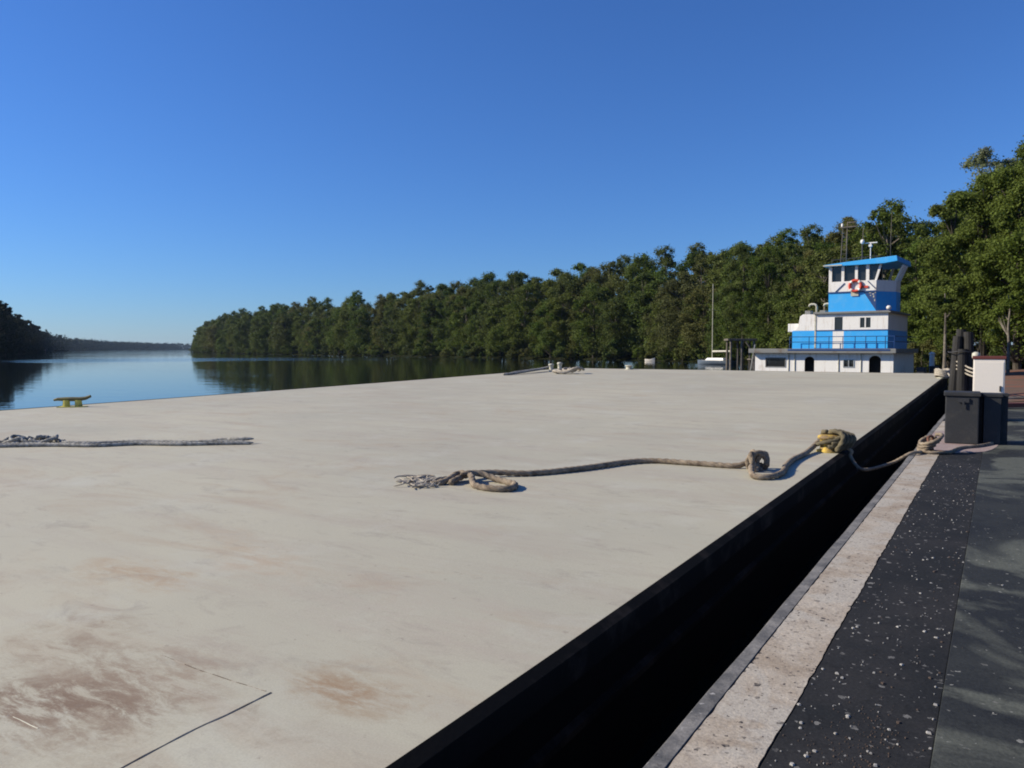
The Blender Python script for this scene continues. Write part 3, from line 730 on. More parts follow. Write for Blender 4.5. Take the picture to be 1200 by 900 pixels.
# second house
Z2 = tz(1.62)+.003; Zb = tz(2.66); Z3 = tz(3.60)
u0, u1 = X(-1.05), X(2.79); dh = (X(-.01), X(.43), Zb+.02, tz(3.42), 0); wh = (X(1.35), X(1.90), tz(2.80), tz(3.36), 0)
m = MB(); wall_strip(m, u0, u1, Zb, Z3, [dh, wh], 0, .08)
m.box(u0, u0+.08, .08, WD-.6, Zb, Z3); m.box(u1-.08, u1, .08, WD-.6, Zb, Z3); m.box(u0, u1, WD-.6, WD-.52, Zb, Z3)
house = tp(m, 'upper_house', M['white'])
m = MB(); m.box(u0, X(-.10), -.005, WD-.53, Z2, Zb-.002); m.box(X(.5), u1, -.005, WD-.53, Z2, Zb-.002); tp(m, 'blue_band', M['blue'])
m = MB(); m.box(X(-.098), X(.498), -.002, .2, Z2, Zb-.002); tp(m, 'door', M['white'])
m = MB(); m.box(u0-.02, u1+.02, -.03, .0, Zb-.03, Zb+.03); tp(m, 'guard_strip', M['navy'])
m = MB(); m.box(u0+.1, u1-.1, .5, .6, Zb, Z3); tp(m, 'dark_inside', M['interior'], house)
g = MB(); g.box(dh[0]+.002, dh[1]-.002, .04, .055, dh[2], dh[3]-.002); g.build('door_window', M['glass'], house)
g = MB(); g.box(wh[0]+.002, wh[1]-.002, .04, .055, wh[2]+.002, wh[3]-.002); wo_ = g.build('window', M['glass'], house)
g = MB(); c_ = (wh[0]+wh[1])/2; g.box(c_-.035, c_+.035, -.01, .04, wh[2], wh[3]); g.build('mullion', M['white'], wo_)
# engine casing and stack at the stern
m = MB(); m.side([(X(-2.30), Zb), (u0-.03, Zb), (u0-.03, tz(3.60)), (X(-1.78), tz(3.62)), (X(-1.95), tz(3.50)), (X(-2.05), Zb+.3)], .02, WD-1.2); casing = tp(m, 'engine_casing', M['white'], bevel=.02)
m = MB(); m.box(X(-2.38), u0-.03, .015, WD-1.2, Z2, Zb-.002); tp(m, 'blue_band', M['blue'])
m = MB(); m.box(X(-2.78), X(-2.06), .5, 1.9, tz(2.62), tz(3.10)); tp(m, 'exhaust_box', M['white'], casing, bevel=.03)
m = MB(); m.box(u0-.06, u0+.03, -.03, .0, Z2, tz(3.58)); tp(m, 'corner_post', M['pale_paint'])
for ux, uw in ((-1.62, .40), (-.78, .42)):
    m = MB(); zb = tz(3.60)
    m.tube([(X(ux+uw), .8, zb-.05), (X(ux+uw), .8, zb+.55), (X(ux+uw-.05), .8, zb+.66), (X(ux+uw-.14), .8, zb+.70), (X(ux+.1), .8, zb+.70), (X(ux), .8, zb+.66), (X(ux-.03), .8, zb+.55)], .065, 10)
    tp(m, 'vent_pipe', M['pale_paint'], smooth=True)
    m = MB(); m.box(X(ux-.2), X(ux+.12), .55, 1.1, zb+.002, zb+.28); tp(m, 'vent_box', M['grey_steel'], bevel=.03)
# roof deck above second house
m = MB(); m.box(X(-1.15), X(2.95), -.18, WD-.45, Z3+.002, tz(3.72)); tp(m, 'house_roof', M['grey_steel'], bevel=.02)
# wheelhouse
P0 = tz(3.72)+.003; P1 = tz(4.80); P2 = tz(5.42); P3 = tz(6.28)
def plan(grow, s=0): a = X(-.36); return [(a, 0-s), (X(2.16)+grow*.5, 0-s), (X(2.95)+grow, 1.3), (X(2.95)+grow, 2.5), (X(2.16)+grow*.5, 3.6+s), (a, 3.6+s)]
m = MB(); m.prism(plan(0, .0), P0, P1-.002); m.mi = [0]*len(m.mi)
base = tp(m, 'wheelhouse_base', M['blue'])
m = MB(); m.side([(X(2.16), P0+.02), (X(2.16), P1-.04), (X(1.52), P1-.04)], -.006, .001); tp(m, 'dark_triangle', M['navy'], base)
for i, (ux, zz, ww, hh) in enumerate(((1.78, 4.70, .12, .05), (1.95, 4.62, .1, .06), (2.0, 4.45, .06, .12), (2.06, 4.25, .05, .12), (1.84, 4.55, .06, .05), (2.08, 4.70, .06, .1))):
    m = MB(); m.box(X(ux), X(ux+ww), -.010, -.0065, tz(zz), tz(zz+hh)); tp(m, 'paint_smear', M['pale_paint'], base)
m = MB(); m.prism(plan(.0, .03), P1, P2); sill = tp(m, 'wheelhouse_sill', M['white'])
m = MB(); m.box(X(-.36)-.03, X(2.2), -.05, -.031, P1-.03, P1+.05); tp(m, 'guard_strip', M['navy'])
m = MB(); m.side([(X(.85), P1-.25), (X(1.25), P1-.25), (X(1.25), P1+.12), (X(.85), P1+.12)], -.062, -.051); tp(m, 'name_board', M['pale_paint'])
# corner and window posts; the forward ones rake outwards
pb = plan(0, .03); pt_ = plan(.42, .03)
def post(a, b, w, name='window_post'):
    m = MB(); hw = w/2; m.frustum([(a[0]-hw, a[1]-hw), (a[0]+hw, a[1]-hw), (a[0]+hw, a[1]+hw), (a[0]-hw, a[1]+hw)], P2, [(b[0]-hw, b[1]-hw), (b[0]+hw, b[1]-hw), (b[0]+hw, b[1]+hw), (b[0]-hw, b[1]+hw)], P3)
    return tp(m, name, M['white'])
for ua, w_ in ((-.28, .18), (.39, .16), (1.11, .16), (1.70, .18)):
    post((X(ua), .06), (X(ua), .06), w_); post((X(ua), 3.54), (X(ua), 3.54), w_)
post((X(2.12), .08), (X(2.36), .06), .13); post((X(2.12), 3.52), (X(2.36), 3.54), .13)
for yy in (1.35, 1.9, 2.45): post((X(2.9), yy), (X(2.9)+.40, yy), .12)
for yy in (1.5, 3.0): post((X(-.28), yy), (X(-.28), yy), .14)
for a, b in (((X(-.2), .10), (X(.31), .10)), ((X(.47), .10), (X(1.03), .10)), ((X(1.19), .10), (X(1.61), .10)), ((X(1.80), .10), (X(2.10), .10))):
    g = MB(); ext = .22 if a[0] > X(1.7) else 0
    g.side([(a[0], P2), (b[0], P2), (b[0]+ext, P3), (a[0], P3)], .1, .115); tp(g, 'window_pane', M['glass'])
m = MB(); m.box(X(-.2), X(2.0), 2.2, 2.3, P2, P3); tp(m, 'dark_cabin_inside', M['interior'])  # dark sheet behind the panes stands in for the cabin's shade
# wheelhouse roof, thin aft and deep forward
m = MB(); ra, rb = X(-.6), X(3.25)
m.side([(ra, P3+.005), (X(2.6), P3+.005), (rb, P3+.10), (rb-.05, P3+.42), (X(.6), P3+.22), (ra, P3+.10)], -.3, 3.85); roof = tp(m, 'wheelhouse_roof', M['blue'], bevel=.02)
m = MB(); m.box(ra-.02, X(.4), -.325, -.302, P3+.02, P3+.09); tp(m, 'roof_trim', M['pale_paint'])
# lifebuoy
lb = MB(); lc = Vector((X(1.09), -.12, tz(5.14)))
tor = [lc+Vector((.33*math.cos(t), 0, .33*math.sin(t))) for t in np.linspace(0, 2*math.pi, 32, False)]
lb.tube(tor, .085, 10, closed=True)
lo = thing('life_ring', 'orange ring lifebuoy with white bands hanging on the wheelhouse side', 'lifebuoy')
m = MB(); m.v = [tuple(Vector(v)-lc) for v in lb.v]; m.f = lb.f; m.mi = lb.mi; m.build('ring', M['orange'], lo, smooth=True)
for k in range(4):
    t0 = math.pi/4+k*math.pi/2; m = MB(); m.tube([(.33*math.cos(t), 0, .33*math.sin(t)) for t in np.linspace(t0-.2, t0+.2, 6)], .09, 10); m.build('band', M['white'], lo, smooth=True)
tm = Matrix.Translation(TU.location) @ Matrix.Rotation(R(-5), 4, 'Z'); lo.location = tm @ lc; lo.rotation_euler = (0, 0, R(-5))
m = MB(); m.box(X(1.33), X(1.75), -.09, -.052, tz(5.0), tz(5.12)); tp(m, 'rescue_light', M['orange'])
for a, b in (((.02, 4.85), (.5, 5.32)), ((1.72, 5.38), (2.12, 4.95))):
    m = MB(); m.tube([(X(a[0]), -.06, tz(a[1])), (X(b[0]), -.06, tz(b[1]))], .025, 6); tp(m, 'stay_bar', M['navy'])
# railings on the upper deck
m = MB()
for zz in (.42, .75): m.tube([(X(-2.4), -.40, Z2+zz), (X(3.2), -.40, Z2+zz), (X(3.2), WD+.2, Z2+zz)], .022, 6)
rl = tp(m, 'railing', M['navy'])
for ux in (-2.4, -1.3, -.2, .55, 1.2, 1.75, 2.3, 2.75, 3.2):
    m = MB(); m.tube([(X(ux), -.40, Z2), (X(ux), -.40, Z2+.76)], .024, 6); m.build('stanchion', M['navy'], rl)
# masts, aerials, radar
RZ = P3+.3
def mast(ux, y, z1, r0, r1, mat, name='aerial', z0=None):
    m = MB(); m.tube([(X(ux), y, z0 or RZ-.15), (X(ux)+.0, y, (z1+RZ)/2), (X(ux)+.03, y, z1)], [r0, (r0+r1)/2, r1], 8); return tp(m, name, mat, smooth=True)
mast(2.62, 1.2, tz(9.3), .022, .010, M['wood']); mast(1.0, 1.9, tz(8.6), .03, .018, M['wood'])
mm = mast(.02, 2.4, tz(9.1), .04, .03, M['wood'], 'mast'); 
m = MB(); m.tube([(X(-.32), 2.4, RZ-.2), (X(-.2), 2.4, tz(8.9))], [.03, .025], 8)
for i in range(9): m.tube([(X(-.31+.012*i), 2.4, RZ+.2+i*.27), (X(.02), 2.4, RZ+.2+i*.27)], .011, 6)
tp(m, 'mast_ladder', M['wood'], mm)
m = MB(); m.box(X(-.35), X(.55), 2.33, 2.47, tz(8.75), tz(8.82)); m.box(X(.1), X(.5), 2.3, 2.5, tz(9.0), tz(9.07)); tp(m, 'yard', M['wood'], mm)
m = MB(); m.lathe([(.06, 0), (.08, .07), (.06, .2), (.03, .22)], (X(-.25), 2.4, tz(8.82)), 12); tp(m, 'navigation_light', M['white'], mm)
m = MB(); m.tube([(X(1.5), 1.6, RZ-.15), (X(1.5), 1.6, tz(7.45))], .03, 10); m.box(X(1.42), X(1.58), 1.45, 1.75, tz(7.44), tz(7.56)); m.box(X(1.2), X(1.85), 1.56, 1.64, tz(7.64), tz(7.69)); m.tube([(X(1.5), 1.6, tz(7.55)), (X(1.5), 1.6, tz(7.67))], .04, 8); tp(m, 'radar', M['white'])
m = MB(); m.lathe([(.04, 0), (.11, .07), (.13, .16), (.1, .26), (.03, .3)], (X(1.1), 1.4, tz(7.6)), 14); sp_ = tp(m, 'search_light', M['white'], smooth=True)
m = MB(); m.tube([(X(1.1), 1.4, RZ-.1), (X(1.1), 1.4, tz(7.6))], .045, 8); m.build('stand', M['dark_steel'], sp_)
m = MB(); m.tube([(X(-.5), .8, RZ-.3), (X(2.4), .8, RZ)], .02, 6)
for ux in (-.4, .2, .8, 1.4, 2.0): m.tube([(X(ux), .8, P3+.05), (X(ux), .8, RZ+.25)], .02, 6)
m.tube([(X(-.4), .8, RZ+.2), (X(2.2), .8, RZ+.3)], .02, 6); tp(m, 'roof_railing', M['dark_steel'])
m = MB(); m.lathe([(.05, 0), (.13, .04), (.15, .16), (.08, .24)], (X(2.86), -.25, tz(3.75)), 12); tp(m, 'deck_light', M['white'], smooth=True)
m = MB(); m.lathe([(.2, 0), (.25, .1), (.25, .3), (.12, .38)], (X(2.62), -.2, .56), 12); tp(m, 'capstan', M['pale_paint'], smooth=True)
for i, ux in enumerate((-4.6, -2.2, .2, 2.0, 3.6)):
    c = Vector((X(ux), -.58, .35)); m = MB(); m.tube([c+Vector((.3*math.cos(t), 0, .3*math.sin(t))) for t in np.linspace(0, 2*math.pi, 20, False)], .14, 10, closed=True); tp(m, 'tyre_fender', M['rubber'], smooth=True)
# stern: A-frame clutter at the far left
m = MB(); m.tube([(X(-5.1), .5, .56), (X(-4.9), .5, 2.0), (X(-4.75), .5, 2.9)], .05, 8); tp(m, 'stern_davit', M['grey_steel'])

# ------------------------------------------------------------------ boats and pier in the backwater
def hull_mesh(L, Bm, Hh, sheer=.25, n=14):
    m = MB(); rows = []
    for i in range(n+1):
        t = i/n; x = (t-.5)*L; w_ = Bm/2*(1-max(0, (t-.45)/.55)**2.2)*(.82+.18*min(1, t/.3)); zt = Hh*(1+sheer*(t-.35)**2*2.2)
        rows.append([(x, -w_, zt), (x, -w_*.93, Hh*.45), (x, -w_*.6, -.1), (x, 0, -.35), (x, w_*.6, -.1), (x, w_*.93, Hh*.45), (x, w_, zt)])
    vs = [v for r_ in rows for v in r_]; fs = []
    for i in range(n):
        for k in range(6): fs.append((i*7+k, (i+1)*7+k, (i+1)*7+k+1, i*7+k+1))
    fs.append(tuple(range(7))); dk = []
    m.add(vs, fs); dm = MB(); dv = [v for r_ in rows for v in ((r_[0][0], r_[0][1]*.98, r_[0][2]-.03), (r_[6][0], r_[6][1]*.98, r_[6][2]-.03))]
    dm.add(dv, [(2*i, 2*i+2, 2*i+3, 2*i+1)[::-1] for i in range(n)]); return m, dm
p = far(838, 130)
sb = thing('sail_boat', 'small white sailboat with bare mast moored before the trees', 'sailboat', (p.x, p.y, WATER), R(32+130))
hm, dm = hull_mesh(7.2, 2.4, .62); hm.build('hull', M['hull_grey'], sb, smooth=True); dm.build('deck', M['white'], sb)
m = MB(); m.frustum([(-2.2, -.85), (1.6, -.7), (1.9, 0), (1.6, .7), (-2.2, .85)], .7, [(-2.0, -.7), (1.2, -.55), (1.5, 0), (1.2, .55), (-2.0, .7)], 1.1); m.build('cabin', M['white'], sb, bevel=.05)
m = MB(); m.tube([(.6, 0, .9), (.6, 0, 13.6)], [.085, .06], 8); ms_ = m.build('mast', M['pale_paint'], sb)
m = MB(); m.tube([(.6, -1.0, 9.2), (.6, 1.0, 9.2)], .04, 6); m.build('spreader', M['pale_paint'], ms_)
m = MB(); m.tube([(.5, 0, 2.2), (-3.2, 0, 2.25)], [.16, .13], 8); m.build('boom', M['canvas'], sb)
m = MB()
for a, b in (((.6, 0, 13.5), (4.4, 0, 1.2)), ((.6, 0, 13.5), (-4.4, 0, 1.0)), ((.6, -1, 9.2), (.4, -1.35, 1.0)), ((.6, 1, 9.2), (.4, 1.35, 1.0))): m.tube([a, b], .012, 4)
m.build('rigging', M['dark_steel'], sb)
p = far(762, 165)
mb_ = thing('motor_boat', 'small white open boat with raised bow on the dark water under the trees', 'motorboat', (p.x, p.y, WATER), R(-12))
hm, dm = hull_mesh(2.3, 1.0, .36, 1.3); hm.build('hull', M['cabinet'], mb_, smooth=True); dm.build('deck', M['white'], mb_)
m = MB(); m.box(-.5, -.2, -.42, .42, .28, .33); m.build('thwart', M['wood'], mb_)
m = MB(); m.box(-1.3, -1.16, -.1, .1, .05, .55); m.build('outboard_motor', M['dark_steel'], mb_, bevel=.03)
p = far(868, 88)
pr = thing('timber_pier', 'weathered timber pier frame on posts left of the push boat', 'pier', (p.x, p.y, WATER), R(27))
m = MB(); m.box(-1.7, 1.5, -1.3, 1.3, 3.55, 3.78); m.build('beam_deck', M['wood'], pr, bevel=.02)
for dx, dy in ((-1.35, -1.1), (-.15, -1.1), (1.2, -1.1), (-1.35, 1.1), (-.15, 1.1), (1.2, 1.1)):
    m = MB(); m.tube([(dx, dy, -2), (dx+.02, dy, 3.55)], [.15, .13], 10); m.build('post', M['bark_pale'] if dy < 0 else M['wood'], pr)
m = MB(); m.tube([(1.5, -1.3, 1.6), (.3, -1.3, 3.4)], .09, 6); m.tube([(1.9, -1.2, .3), (2.6, -1.2, 1.9)], .1, 6); m.build('brace', M['bark_pale'], pr)
m = MB(); m.box(.9, 3.6, -1.25, 1.3, 1.35, 1.5); m.build('walkway', M['wood'], pr, bevel=.02)
for dx in (2.1, 3.3):
    m = MB(); m.tube([(dx, -1.1, -2), (dx, -1.1, 2.5)], .12, 8); m.build('post', M['wood'], pr)

# ------------------------------------------------------------------ trees
def leaf_mesh(name, centres, radii, per, size, rs, flat=.75, droop=0.0):
    """leaf-sized rhombs scattered through clumps"""
    n = len(centres); C = np.repeat(np.array(centres), per, 0); Rd = np.repeat(np.array(radii), per)
    d = rs.normal(size=(n*per, 3)); d /= np.linalg.norm(d, axis=1)[:, None]
    rad = np.clip(np.abs(rs.normal(.62, .36, n*per)), 0, 1.7)*Rd
    P = C + d*rad[:, None]*np.array([1, 1, flat]); P[:, 2] -= droop*(rad/np.maximum(Rd, .01))*Rd*.3
    nrm = d*.8 + rs.normal(size=d.shape)*.7 + np.array([0, 0, .45]); nrm /= np.linalg.norm(nrm, axis=1)[:, None]
    t = np.cross(nrm, rs.normal(size=d.shape)); t /= np.linalg.norm(t, axis=1)[:, None]; b = np.cross(nrm, t)
    s = size*rs.uniform(.55, 1.35, n*per)[:, None]
    V = np.stack([P-t*s, P-b*s*.55, P+t*s, P+b*s*.55], 1).reshape(-1, 3)
    me = bpy.data.meshes.new(name); k = n*per
    me.vertices.add(4*k); me.vertices.foreach_set('co', V.ravel().astype(np.float32))
    me.loops.add(4*k); me.loops.foreach_set('vertex_index', np.arange(4*k, dtype=np.int32))
    me.polygons.add(k); me.polygons.foreach_set('loop_start', np.arange(0, 4*k, 4, dtype=np.int32)); me.polygons.foreach_set('loop_total', np.full(k, 4, np.int32))
    me.update(calc_edges=True); return me
def make_tree(name, H, Rc, base, seed, nclump, per, leaf, mat, bark, skirt=True, label='', cat='tree', group=None, top=.0, tw=.016, leancrown=0):
    rs = np.random.RandomState(seed); rn = random.Random(seed)
    root = thing(name, label, cat, (0, 0, 0), 0, group)
    tr = MB(); th = H*.8; bend = [Vector((rn.uniform(-.3, .3)*i*H/60, rn.uniform(-.3, .3)*i*H/60, th*i/5)) for i in range(6)]; bend[0] = Vector((0, 0, -.8))
    tr.tube(bend, [H*tw*(1.15-.17*i) for i in range(6)], 9)
    cen = []; rad = []
    # billowing crown: big lobes, each covered in leaf clumps
    nl = max(5, int(nclump/9)); lobes = []; lo_h = base+.06*(H-base)
    for i in range(nl):
        h = (i+.5)/nl; z = lo_h+(H*.93-lo_h)*h
        env = Rc*math.sqrt(max(.04, 1-((h-.42)/.66)**2)); a = i*2.4+rs.uniform(-.5, .5); lr = Rc*rs.uniform(.42, .66)*(1.05-.4*h)
        d = max(0, env-lr*.7)*rs.uniform(.55, 1.05)
        lobes.append((d*math.cos(a)+leancrown*h, d*math.sin(a), min(z, H-lr*.9), lr))
    for i in range(nclump):
        lx, ly, lz, lr = lobes[i % nl]; d = rs.normal(size=3); d /= np.linalg.norm(d)
        if d[2] < -.35: d[2] = -d[2]
        out = np.array([lx, ly, 0])/max(.3, math.hypot(lx, ly)); d = d+out*.35; d /= np.linalg.norm(d)
        q = lr*rs.uniform(.45, 1.02); cr_ = lr*rs.uniform(.32, .66)
        if i % 6 == 0: q = lr*rs.uniform(.95, 1.25); cr_ = lr*rs.uniform(.25, .45)
        cen.append((lx+d[0]*q, ly+d[1]*q, max(base*.5+.1, lz+d[2]*q*.85))); rad.append(cr_)
    for c in cen[::5]:
        b = min(5, max(1, int(c[2]/th*5))); s = bend[b].lerp(bend[b-1], .6); e = Vector(c)
        tr.tube([s, s.lerp(e, .5)+Vector((0, 0, -.03*H*.3)), e], [H*tw*.32, H*tw*.2, H*tw*.08], 5)
    tr.build('trunk', bark, root)
    link('crown', leaf_mesh('crown', cen, rad, per, leaf, rs), mat, root)
    return root
def place(proto, used, p, rz, s, label=None, group=None, sz=None):
    o = proto if proto.name not in used else copy_tree(proto)
    used.add(proto.name); o.location = p; o.rotation_euler = (0, 0, rz); o.scale = (s, s, sz or s)
    if label: o['label'] = label
    if group: o['group'] = group
    return o
used = set(); rn = random.Random(21)
def along(pts, spacing, off, jit):
    """points on the land side of a shoreline"""
    out = []; acc = 0
    for a, b, sd_ in pts:
        pass
    return out
def land_points(shore, side, spacing_fn, off, rn):
    out = []; carry = 0
    for a, b in zip(shore[:-1], shore[1:]):
        t = (b-a); L_ = t.length; t.normalize(); nr = Vector((t.y, -t.x, 0))*side; s = carry
        while s < L_:
            p = a+t*s; out.append(p+nr*(off+rn.uniform(-2.5, 2.5))+t*rn.uniform(-1.5, 1.5)); s += spacing_fn(p)*rn.uniform(.75, 1.3)
        carry = s-L_
    return out
fl = 'leafy green tree in the forest wall along the river bank across the water'
fg = 'forest trees along the right bank'
FP = [make_tree('forest_tree', 19, 5.6, .5, 31, 160, 150, .19, M['leaf'], M['bark_pale'], label=fl, group=fg),
      make_tree('forest_tree', 21, 5.4, 1.0, 32, 160, 150, .19, M['leaf'], M['bark_pale'], label=fl, group=fg),
      make_tree('forest_tree', 19, 6.4, .2, 33, 170, 150, .20, M['leaf'], M['bark'], label=fl, group=fg),
      make_tree('forest_tree', 22, 5.0, 3.0, 34, 150, 140, .18, M['leaf'], M['bark_pale'], label=fl, group=fg),
      make_tree('forest_tree', 15, 5.2, .1, 35, 150, 150, .19, M['leaf'], M['bark'], label=fl, group=fg)]
fs_ = right_shore[4:]
spc = lambda p: 5.6 if p.length < 260 else (8.5 if p.length < 450 else 11)
front = land_points(fs_, 1, spc, 3.5, rn); mid_ = land_points(fs_, 1, lambda p: spc(p)*1.15, 10, rn); back = land_points(fs_, 1, lambda p: spc(p)*1.5, 18, rn)
for row, pts, sc in ((0, front, (.72, 1.0)), (1, mid_, (1.0, 1.13)), (2, back, (1.1, 1.22))):
    for p in pts:
        k = rn.choice((0, 1, 2, 4, 2) if row == 0 else (0, 1, 2, 3, 3))
        place(FP[k], used, Vector((p.x, p.y, -.7 if row == 0 else 0)), rn.uniform(0, 6.28), rn.uniform(*sc)*1.035*(.74 if p.length < 125 else (.86 if p.length < 150 else (.93 if p.length < 175 else 1))), sz=None)
print('forest', len(front)+len(mid_)+len(back))
# shrubs hanging over the water's edge
sl_ = 'low green bush hanging over the water below the forest wall'; sg = 'bushes along the water edge'
SP = [make_tree('bush', 4.2, 2.6, -.2, 41+i, 34, 110, .2, M['leaf'], M['bark'], label=sl_, cat='bush', group=sg, tw=.012) for i in range(2)]
for p in land_points(fs_[:11], 1, lambda p: 5.0 if p.length < 260 else 6.5, .6, rn):
    place(rn.choice(SP), used, Vector((p.x, p.y, WATER+.1)), rn.uniform(0, 6.28), rn.uniform(.6, 1.25))
# left bank, the shade of its near side put into the dark leaf colour
ll = 'dark shaded tree on the left river bank'; lg = 'trees along the left bank'
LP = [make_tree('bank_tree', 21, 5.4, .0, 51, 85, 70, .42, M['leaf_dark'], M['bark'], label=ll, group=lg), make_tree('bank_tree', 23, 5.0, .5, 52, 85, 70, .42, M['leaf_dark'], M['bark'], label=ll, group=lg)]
lsp = lambda p: 8 if p.length < 420 else 15
for off, sc in ((3, (.8, 1.0)), (10, (.95, 1.15)), (20, (1.0, 1.25))):
    for p in land_points(left_shore[2:7], -1, lsp if off < 15 else (lambda p: lsp(p)*1.6), off, rn):
        place(rn.choice(LP), used, Vector((p.x, p.y, -.5)), rn.uniform(0, 6.28), rn.uniform(*sc))
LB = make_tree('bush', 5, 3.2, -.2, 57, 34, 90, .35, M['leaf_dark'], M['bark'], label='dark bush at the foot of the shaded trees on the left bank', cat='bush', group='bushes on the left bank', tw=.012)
for p in land_points(left_shore[2:6], -1, lambda p: 7, .5, rn): place(LB, used, Vector((p.x, p.y, WATER)), rn.uniform(0, 6.28), rn.uniform(.7, 1.2))
# far woods read as one mass
rs = np.random.RandomState(9); cen = []; rad = []
for shore, side, sp_m in ((left_shore[6:], -1, 7), (far_shore, -1, 7)):
    for off in (4, 12, 22, 34):
        for p in land_points(shore, side, lambda p: sp_m, off, rn):
            h = rn.uniform(15, 24)
            for zz in (.2, .5, .8): cen.append((p.x+rn.uniform(-2, 2), p.y+rn.uniform(-2, 2), h*zz)); rad.append(h*.24*(1.2-zz*.4))
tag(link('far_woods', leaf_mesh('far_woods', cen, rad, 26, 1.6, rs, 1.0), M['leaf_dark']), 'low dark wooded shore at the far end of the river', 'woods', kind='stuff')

# near trees on the right, behind the tug and the quay
def near(px, D, H, Rc, base, seed, label, mat='leaf_near', ncl=120, per=110, leaf=.24, bark='bark', top=0, nm='broadleaf_tree', z=-.1):
    t = make_tree(nm, H, Rc, base, seed, int(ncl*1.5), int(per*3.0), leaf*.47, M[mat], M[bark], label=label, top=top); p = far(px, D); t.location = (p.x, p.y, z); t.rotation_euler = (0, 0, seed*1.3); return t
near(1168, 82, 23.6, 4.6, 9, 61, 'tall pale green tree whose thin crown tops all others at the right', 'leaf_pale', 70, 90, .26, 'bark_pale')
near(1112, 66, 15.8, 2.4, 2, 62, 'dark green tree with rounded top between the push boat and the tall pale tree', 'leaf', 75, 110)
near(1150, 60, 15.5, 3.6, 2, 63, 'wide leafy tree rising over the mooring piles', 'leaf_near', 130, 120)
near(1192, 56, 15.5, 3.6, 1.5, 64, 'bright green tree at the right edge behind the white cabinet', 'leaf_near', 130, 120, .22)
near(1090, 70, 9.5, 2.6, .6, 65, 'short bushy tree close to the bow of the push boat', 'leaf_near', 70, 110, .22)
near(1125, 62, 8.0, 2.2, 1.2, 66, 'short leafy tree with drooping branches behind the dark piles', 'leaf_near', 60, 110, .22)
near(1075, 82, 14.0, 2.8, 1, 67, 'mid green tree directly behind the wheelhouse front', 'leaf', 90, 100)
near(1045, 90, 15.5, 2.6, 2, 68, 'slim tree behind the thin aerial of the push boat', 'leaf', 80, 90)
near(1018, 95, 17.5, 2.4, 3, 69, 'slim tree with ragged top behind the radar', 'leaf', 80, 90)
near(985, 92, 18.0, 2.7, 2, 70, 'tall dark tree behind the ladder mast', 'leaf', 100, 90)
near(955, 102, 15.5, 3.0, 1, 71, 'round dark tree above the push boat stern vents', 'leaf', 100, 90)
near(930, 112, 17.5, 3.0, 1, 72, 'broad tree behind the stern of the push boat', 'leaf', 100, 90)
near(900, 122, 18.5, 4.0, .5, 73, 'broad tree with rounded crown left of the push boat', 'leaf', 120, 90)
near(870, 132, 20.0, 3.6, .5, 74, 'tall dark tree rising behind the timber pier', 'leaf', 120, 90)
near(1230, 62, 19, 4.5, 2, 75, 'large tree just outside the right edge', 'leaf_near', 120, 110)
near(1275, 50, 14, 4.5, 1.5, 76, 'spreading tree far right on the red earth', 'leaf_near', 120, 110)
near(1180, 70, 18.5, 3.6, 3, 77, 'tall green tree standing under the pale crown at right', 'leaf_near', 130, 110)
near(1135, 76, 17.5, 2.6, 4, 78, 'narrow green tree left of the pale crown', 'leaf_near', 100, 110)
# slim bare trunks seen against the dark wood
for px, D, h, lab in ((1181, 50, 6.5, 'pale slender trunk with a small crown right of the white cabinet'), (1106, 54, 7.0, 'thin pale sapling left of the dark piles')):
    near(px, D, h, 1.1, h*.55, int(px), lab, 'leaf_near', 26, 90, .18, 'bark_pale', nm='sapling')
for px, D, h, lab in ((1080, 66, 2.4, 'green bush beside the push boat bow'), (1100, 68, 2.0, 'low bush behind the white marker post'), (1190, 58, 2.2, 'low bush at the foot of the bright green tree'), (1140, 64, 2.4, 'bush under the wide leafy tree'), (1165, 66, 2.6, 'shaded bush behind the white cabinet')):
    near(px, D, h, 1.9, .0, int(px)+5, lab, 'leaf', 24, 90, .2, nm='bush')['category'] = 'bush'

for i, (x, y, H, rc) in enumerate(((6, 58, 14, 4), (9, 48, 15, 4.5), (16, 60, 17, 5), (14, 40, 13, 4.5), (24, 50, 16, 5), (22, 30, 14, 4.5), (30, 38, 16, 5))):
    o = make_tree('broadleaf_tree', H, rc, 1.0, 80+i, 80, 90, .3, M['leaf_near'], M['bark'], label='leafy tree on the red earth beyond the right edge of the view', group='trees right of the view') if i == 0 else copy_tree(o)
    o.location = (x, y, -.1); o.rotation_euler.z = i*1.1; o.scale = (rc/4, rc/4, H/14)

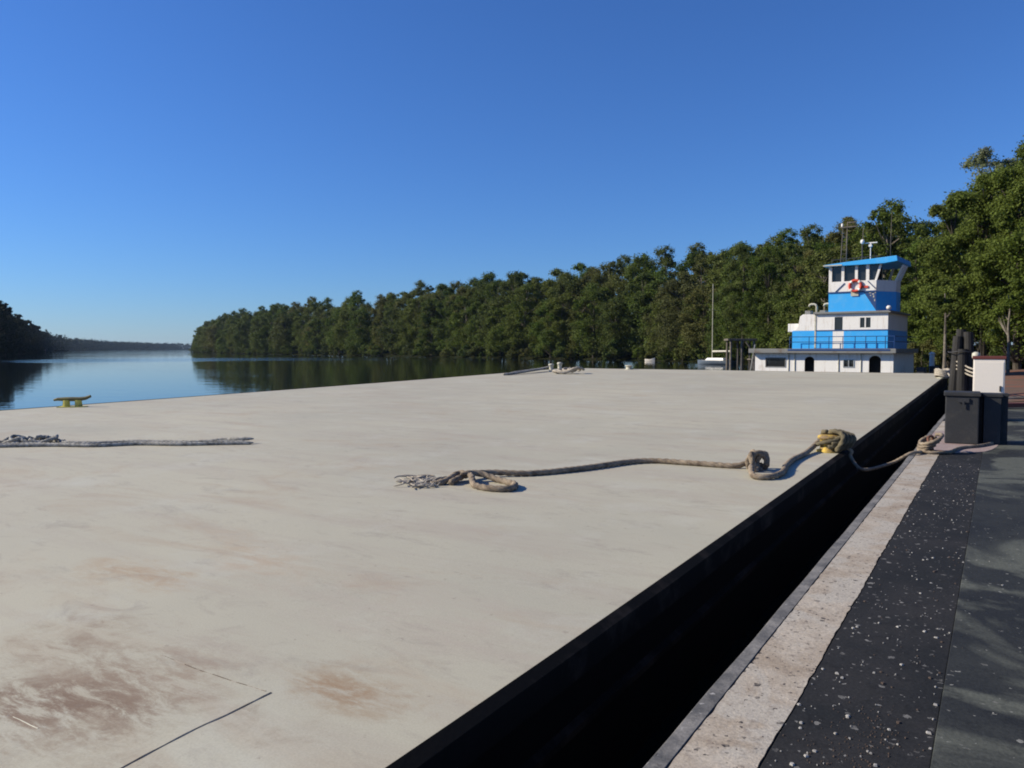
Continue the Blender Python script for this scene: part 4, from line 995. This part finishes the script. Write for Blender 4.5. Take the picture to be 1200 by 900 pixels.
# broken shell and grit trodden into the asphalt and along the line
rs = np.random.RandomState(77); gm = MB()
for i in range(380):
    if rs.rand() < .8: x = -.735+.54*rs.rand()**1.0
    else: x = rs.uniform(-1.1, .9)
    y = 2.4+10*rs.rand()**1.4; sz = .0035+.011*rs.rand()**4; k = rs.randint(4, 6); a0 = rs.uniform(0, 6.28); z = .002 if x < -.19 else .006
    pts = [(x+sz*rs.uniform(.6, 1.2)*math.cos(a0+2*math.pi*j/k), y+sz*rs.uniform(.6, 1.2)*math.sin(a0+2*math.pi*j/k)) for j in range(k)]
    gm.cur = 0 if rs.rand() < .72 else 1
    gm.frustum(pts, z-.004, [(x+(px-x)*.7, y+(py-y)*.7) for px, py in pts], z+sz*rs.uniform(.1, .25))
for i in range(200):
    x = -.43+rs.normal()*.09; y = 3.35+rs.normal()*.22; sz = .0015+.004*rs.rand()**2
    if x > -.2 or x < -.73: continue
    pts = [(x+sz*math.cos(a), y+sz*math.sin(a)) for a in rs.uniform(0, 1)+np.linspace(0, 2*math.pi, 4, False)]; gm.cur = 1
    gm.frustum(pts, -.004, [(x+(px-x)*.6, y+(py-y)*.6) for px, py in pts], .001+sz*.15)
M['shell'] = weathered('shell_bits', (.36, .34, .31), (.24, .22, .19), .8); M['grit'] = weathered('grit', (.075, .05, .036), (.05, .036, .028), .9)
tag(gm.build('shell_grit', [M['shell'], M['grit']]), 'white shell fragments and brown grit scattered over the dark asphalt strip', 'grit', kind='stuff')

# river air: far things pale slightly
hz = MB(); hz.box(-9100, 9100, -3100, 9100, -5, 36); ho = hz.build('haze'); tag(ho, 'faint haze over the river', 'haze', kind='stuff')
hmz = bpy.data.materials.new('haze'); hmz.use_nodes = True; hn = hmz.node_tree; hn.nodes.remove(hn.nodes['Principled BSDF'])
pv = hn.nodes.new('ShaderNodeVolumePrincipled'); pv.inputs['Color'].default_value = (.55, .74, 1, 1); pv.inputs['Density'].default_value = .00005; pv.inputs['Anisotropy'].default_value = .3
hn.links.new(pv.outputs[0], hn.nodes['Material Output'].inputs['Volume']); ho.data.materials.append(hmz)
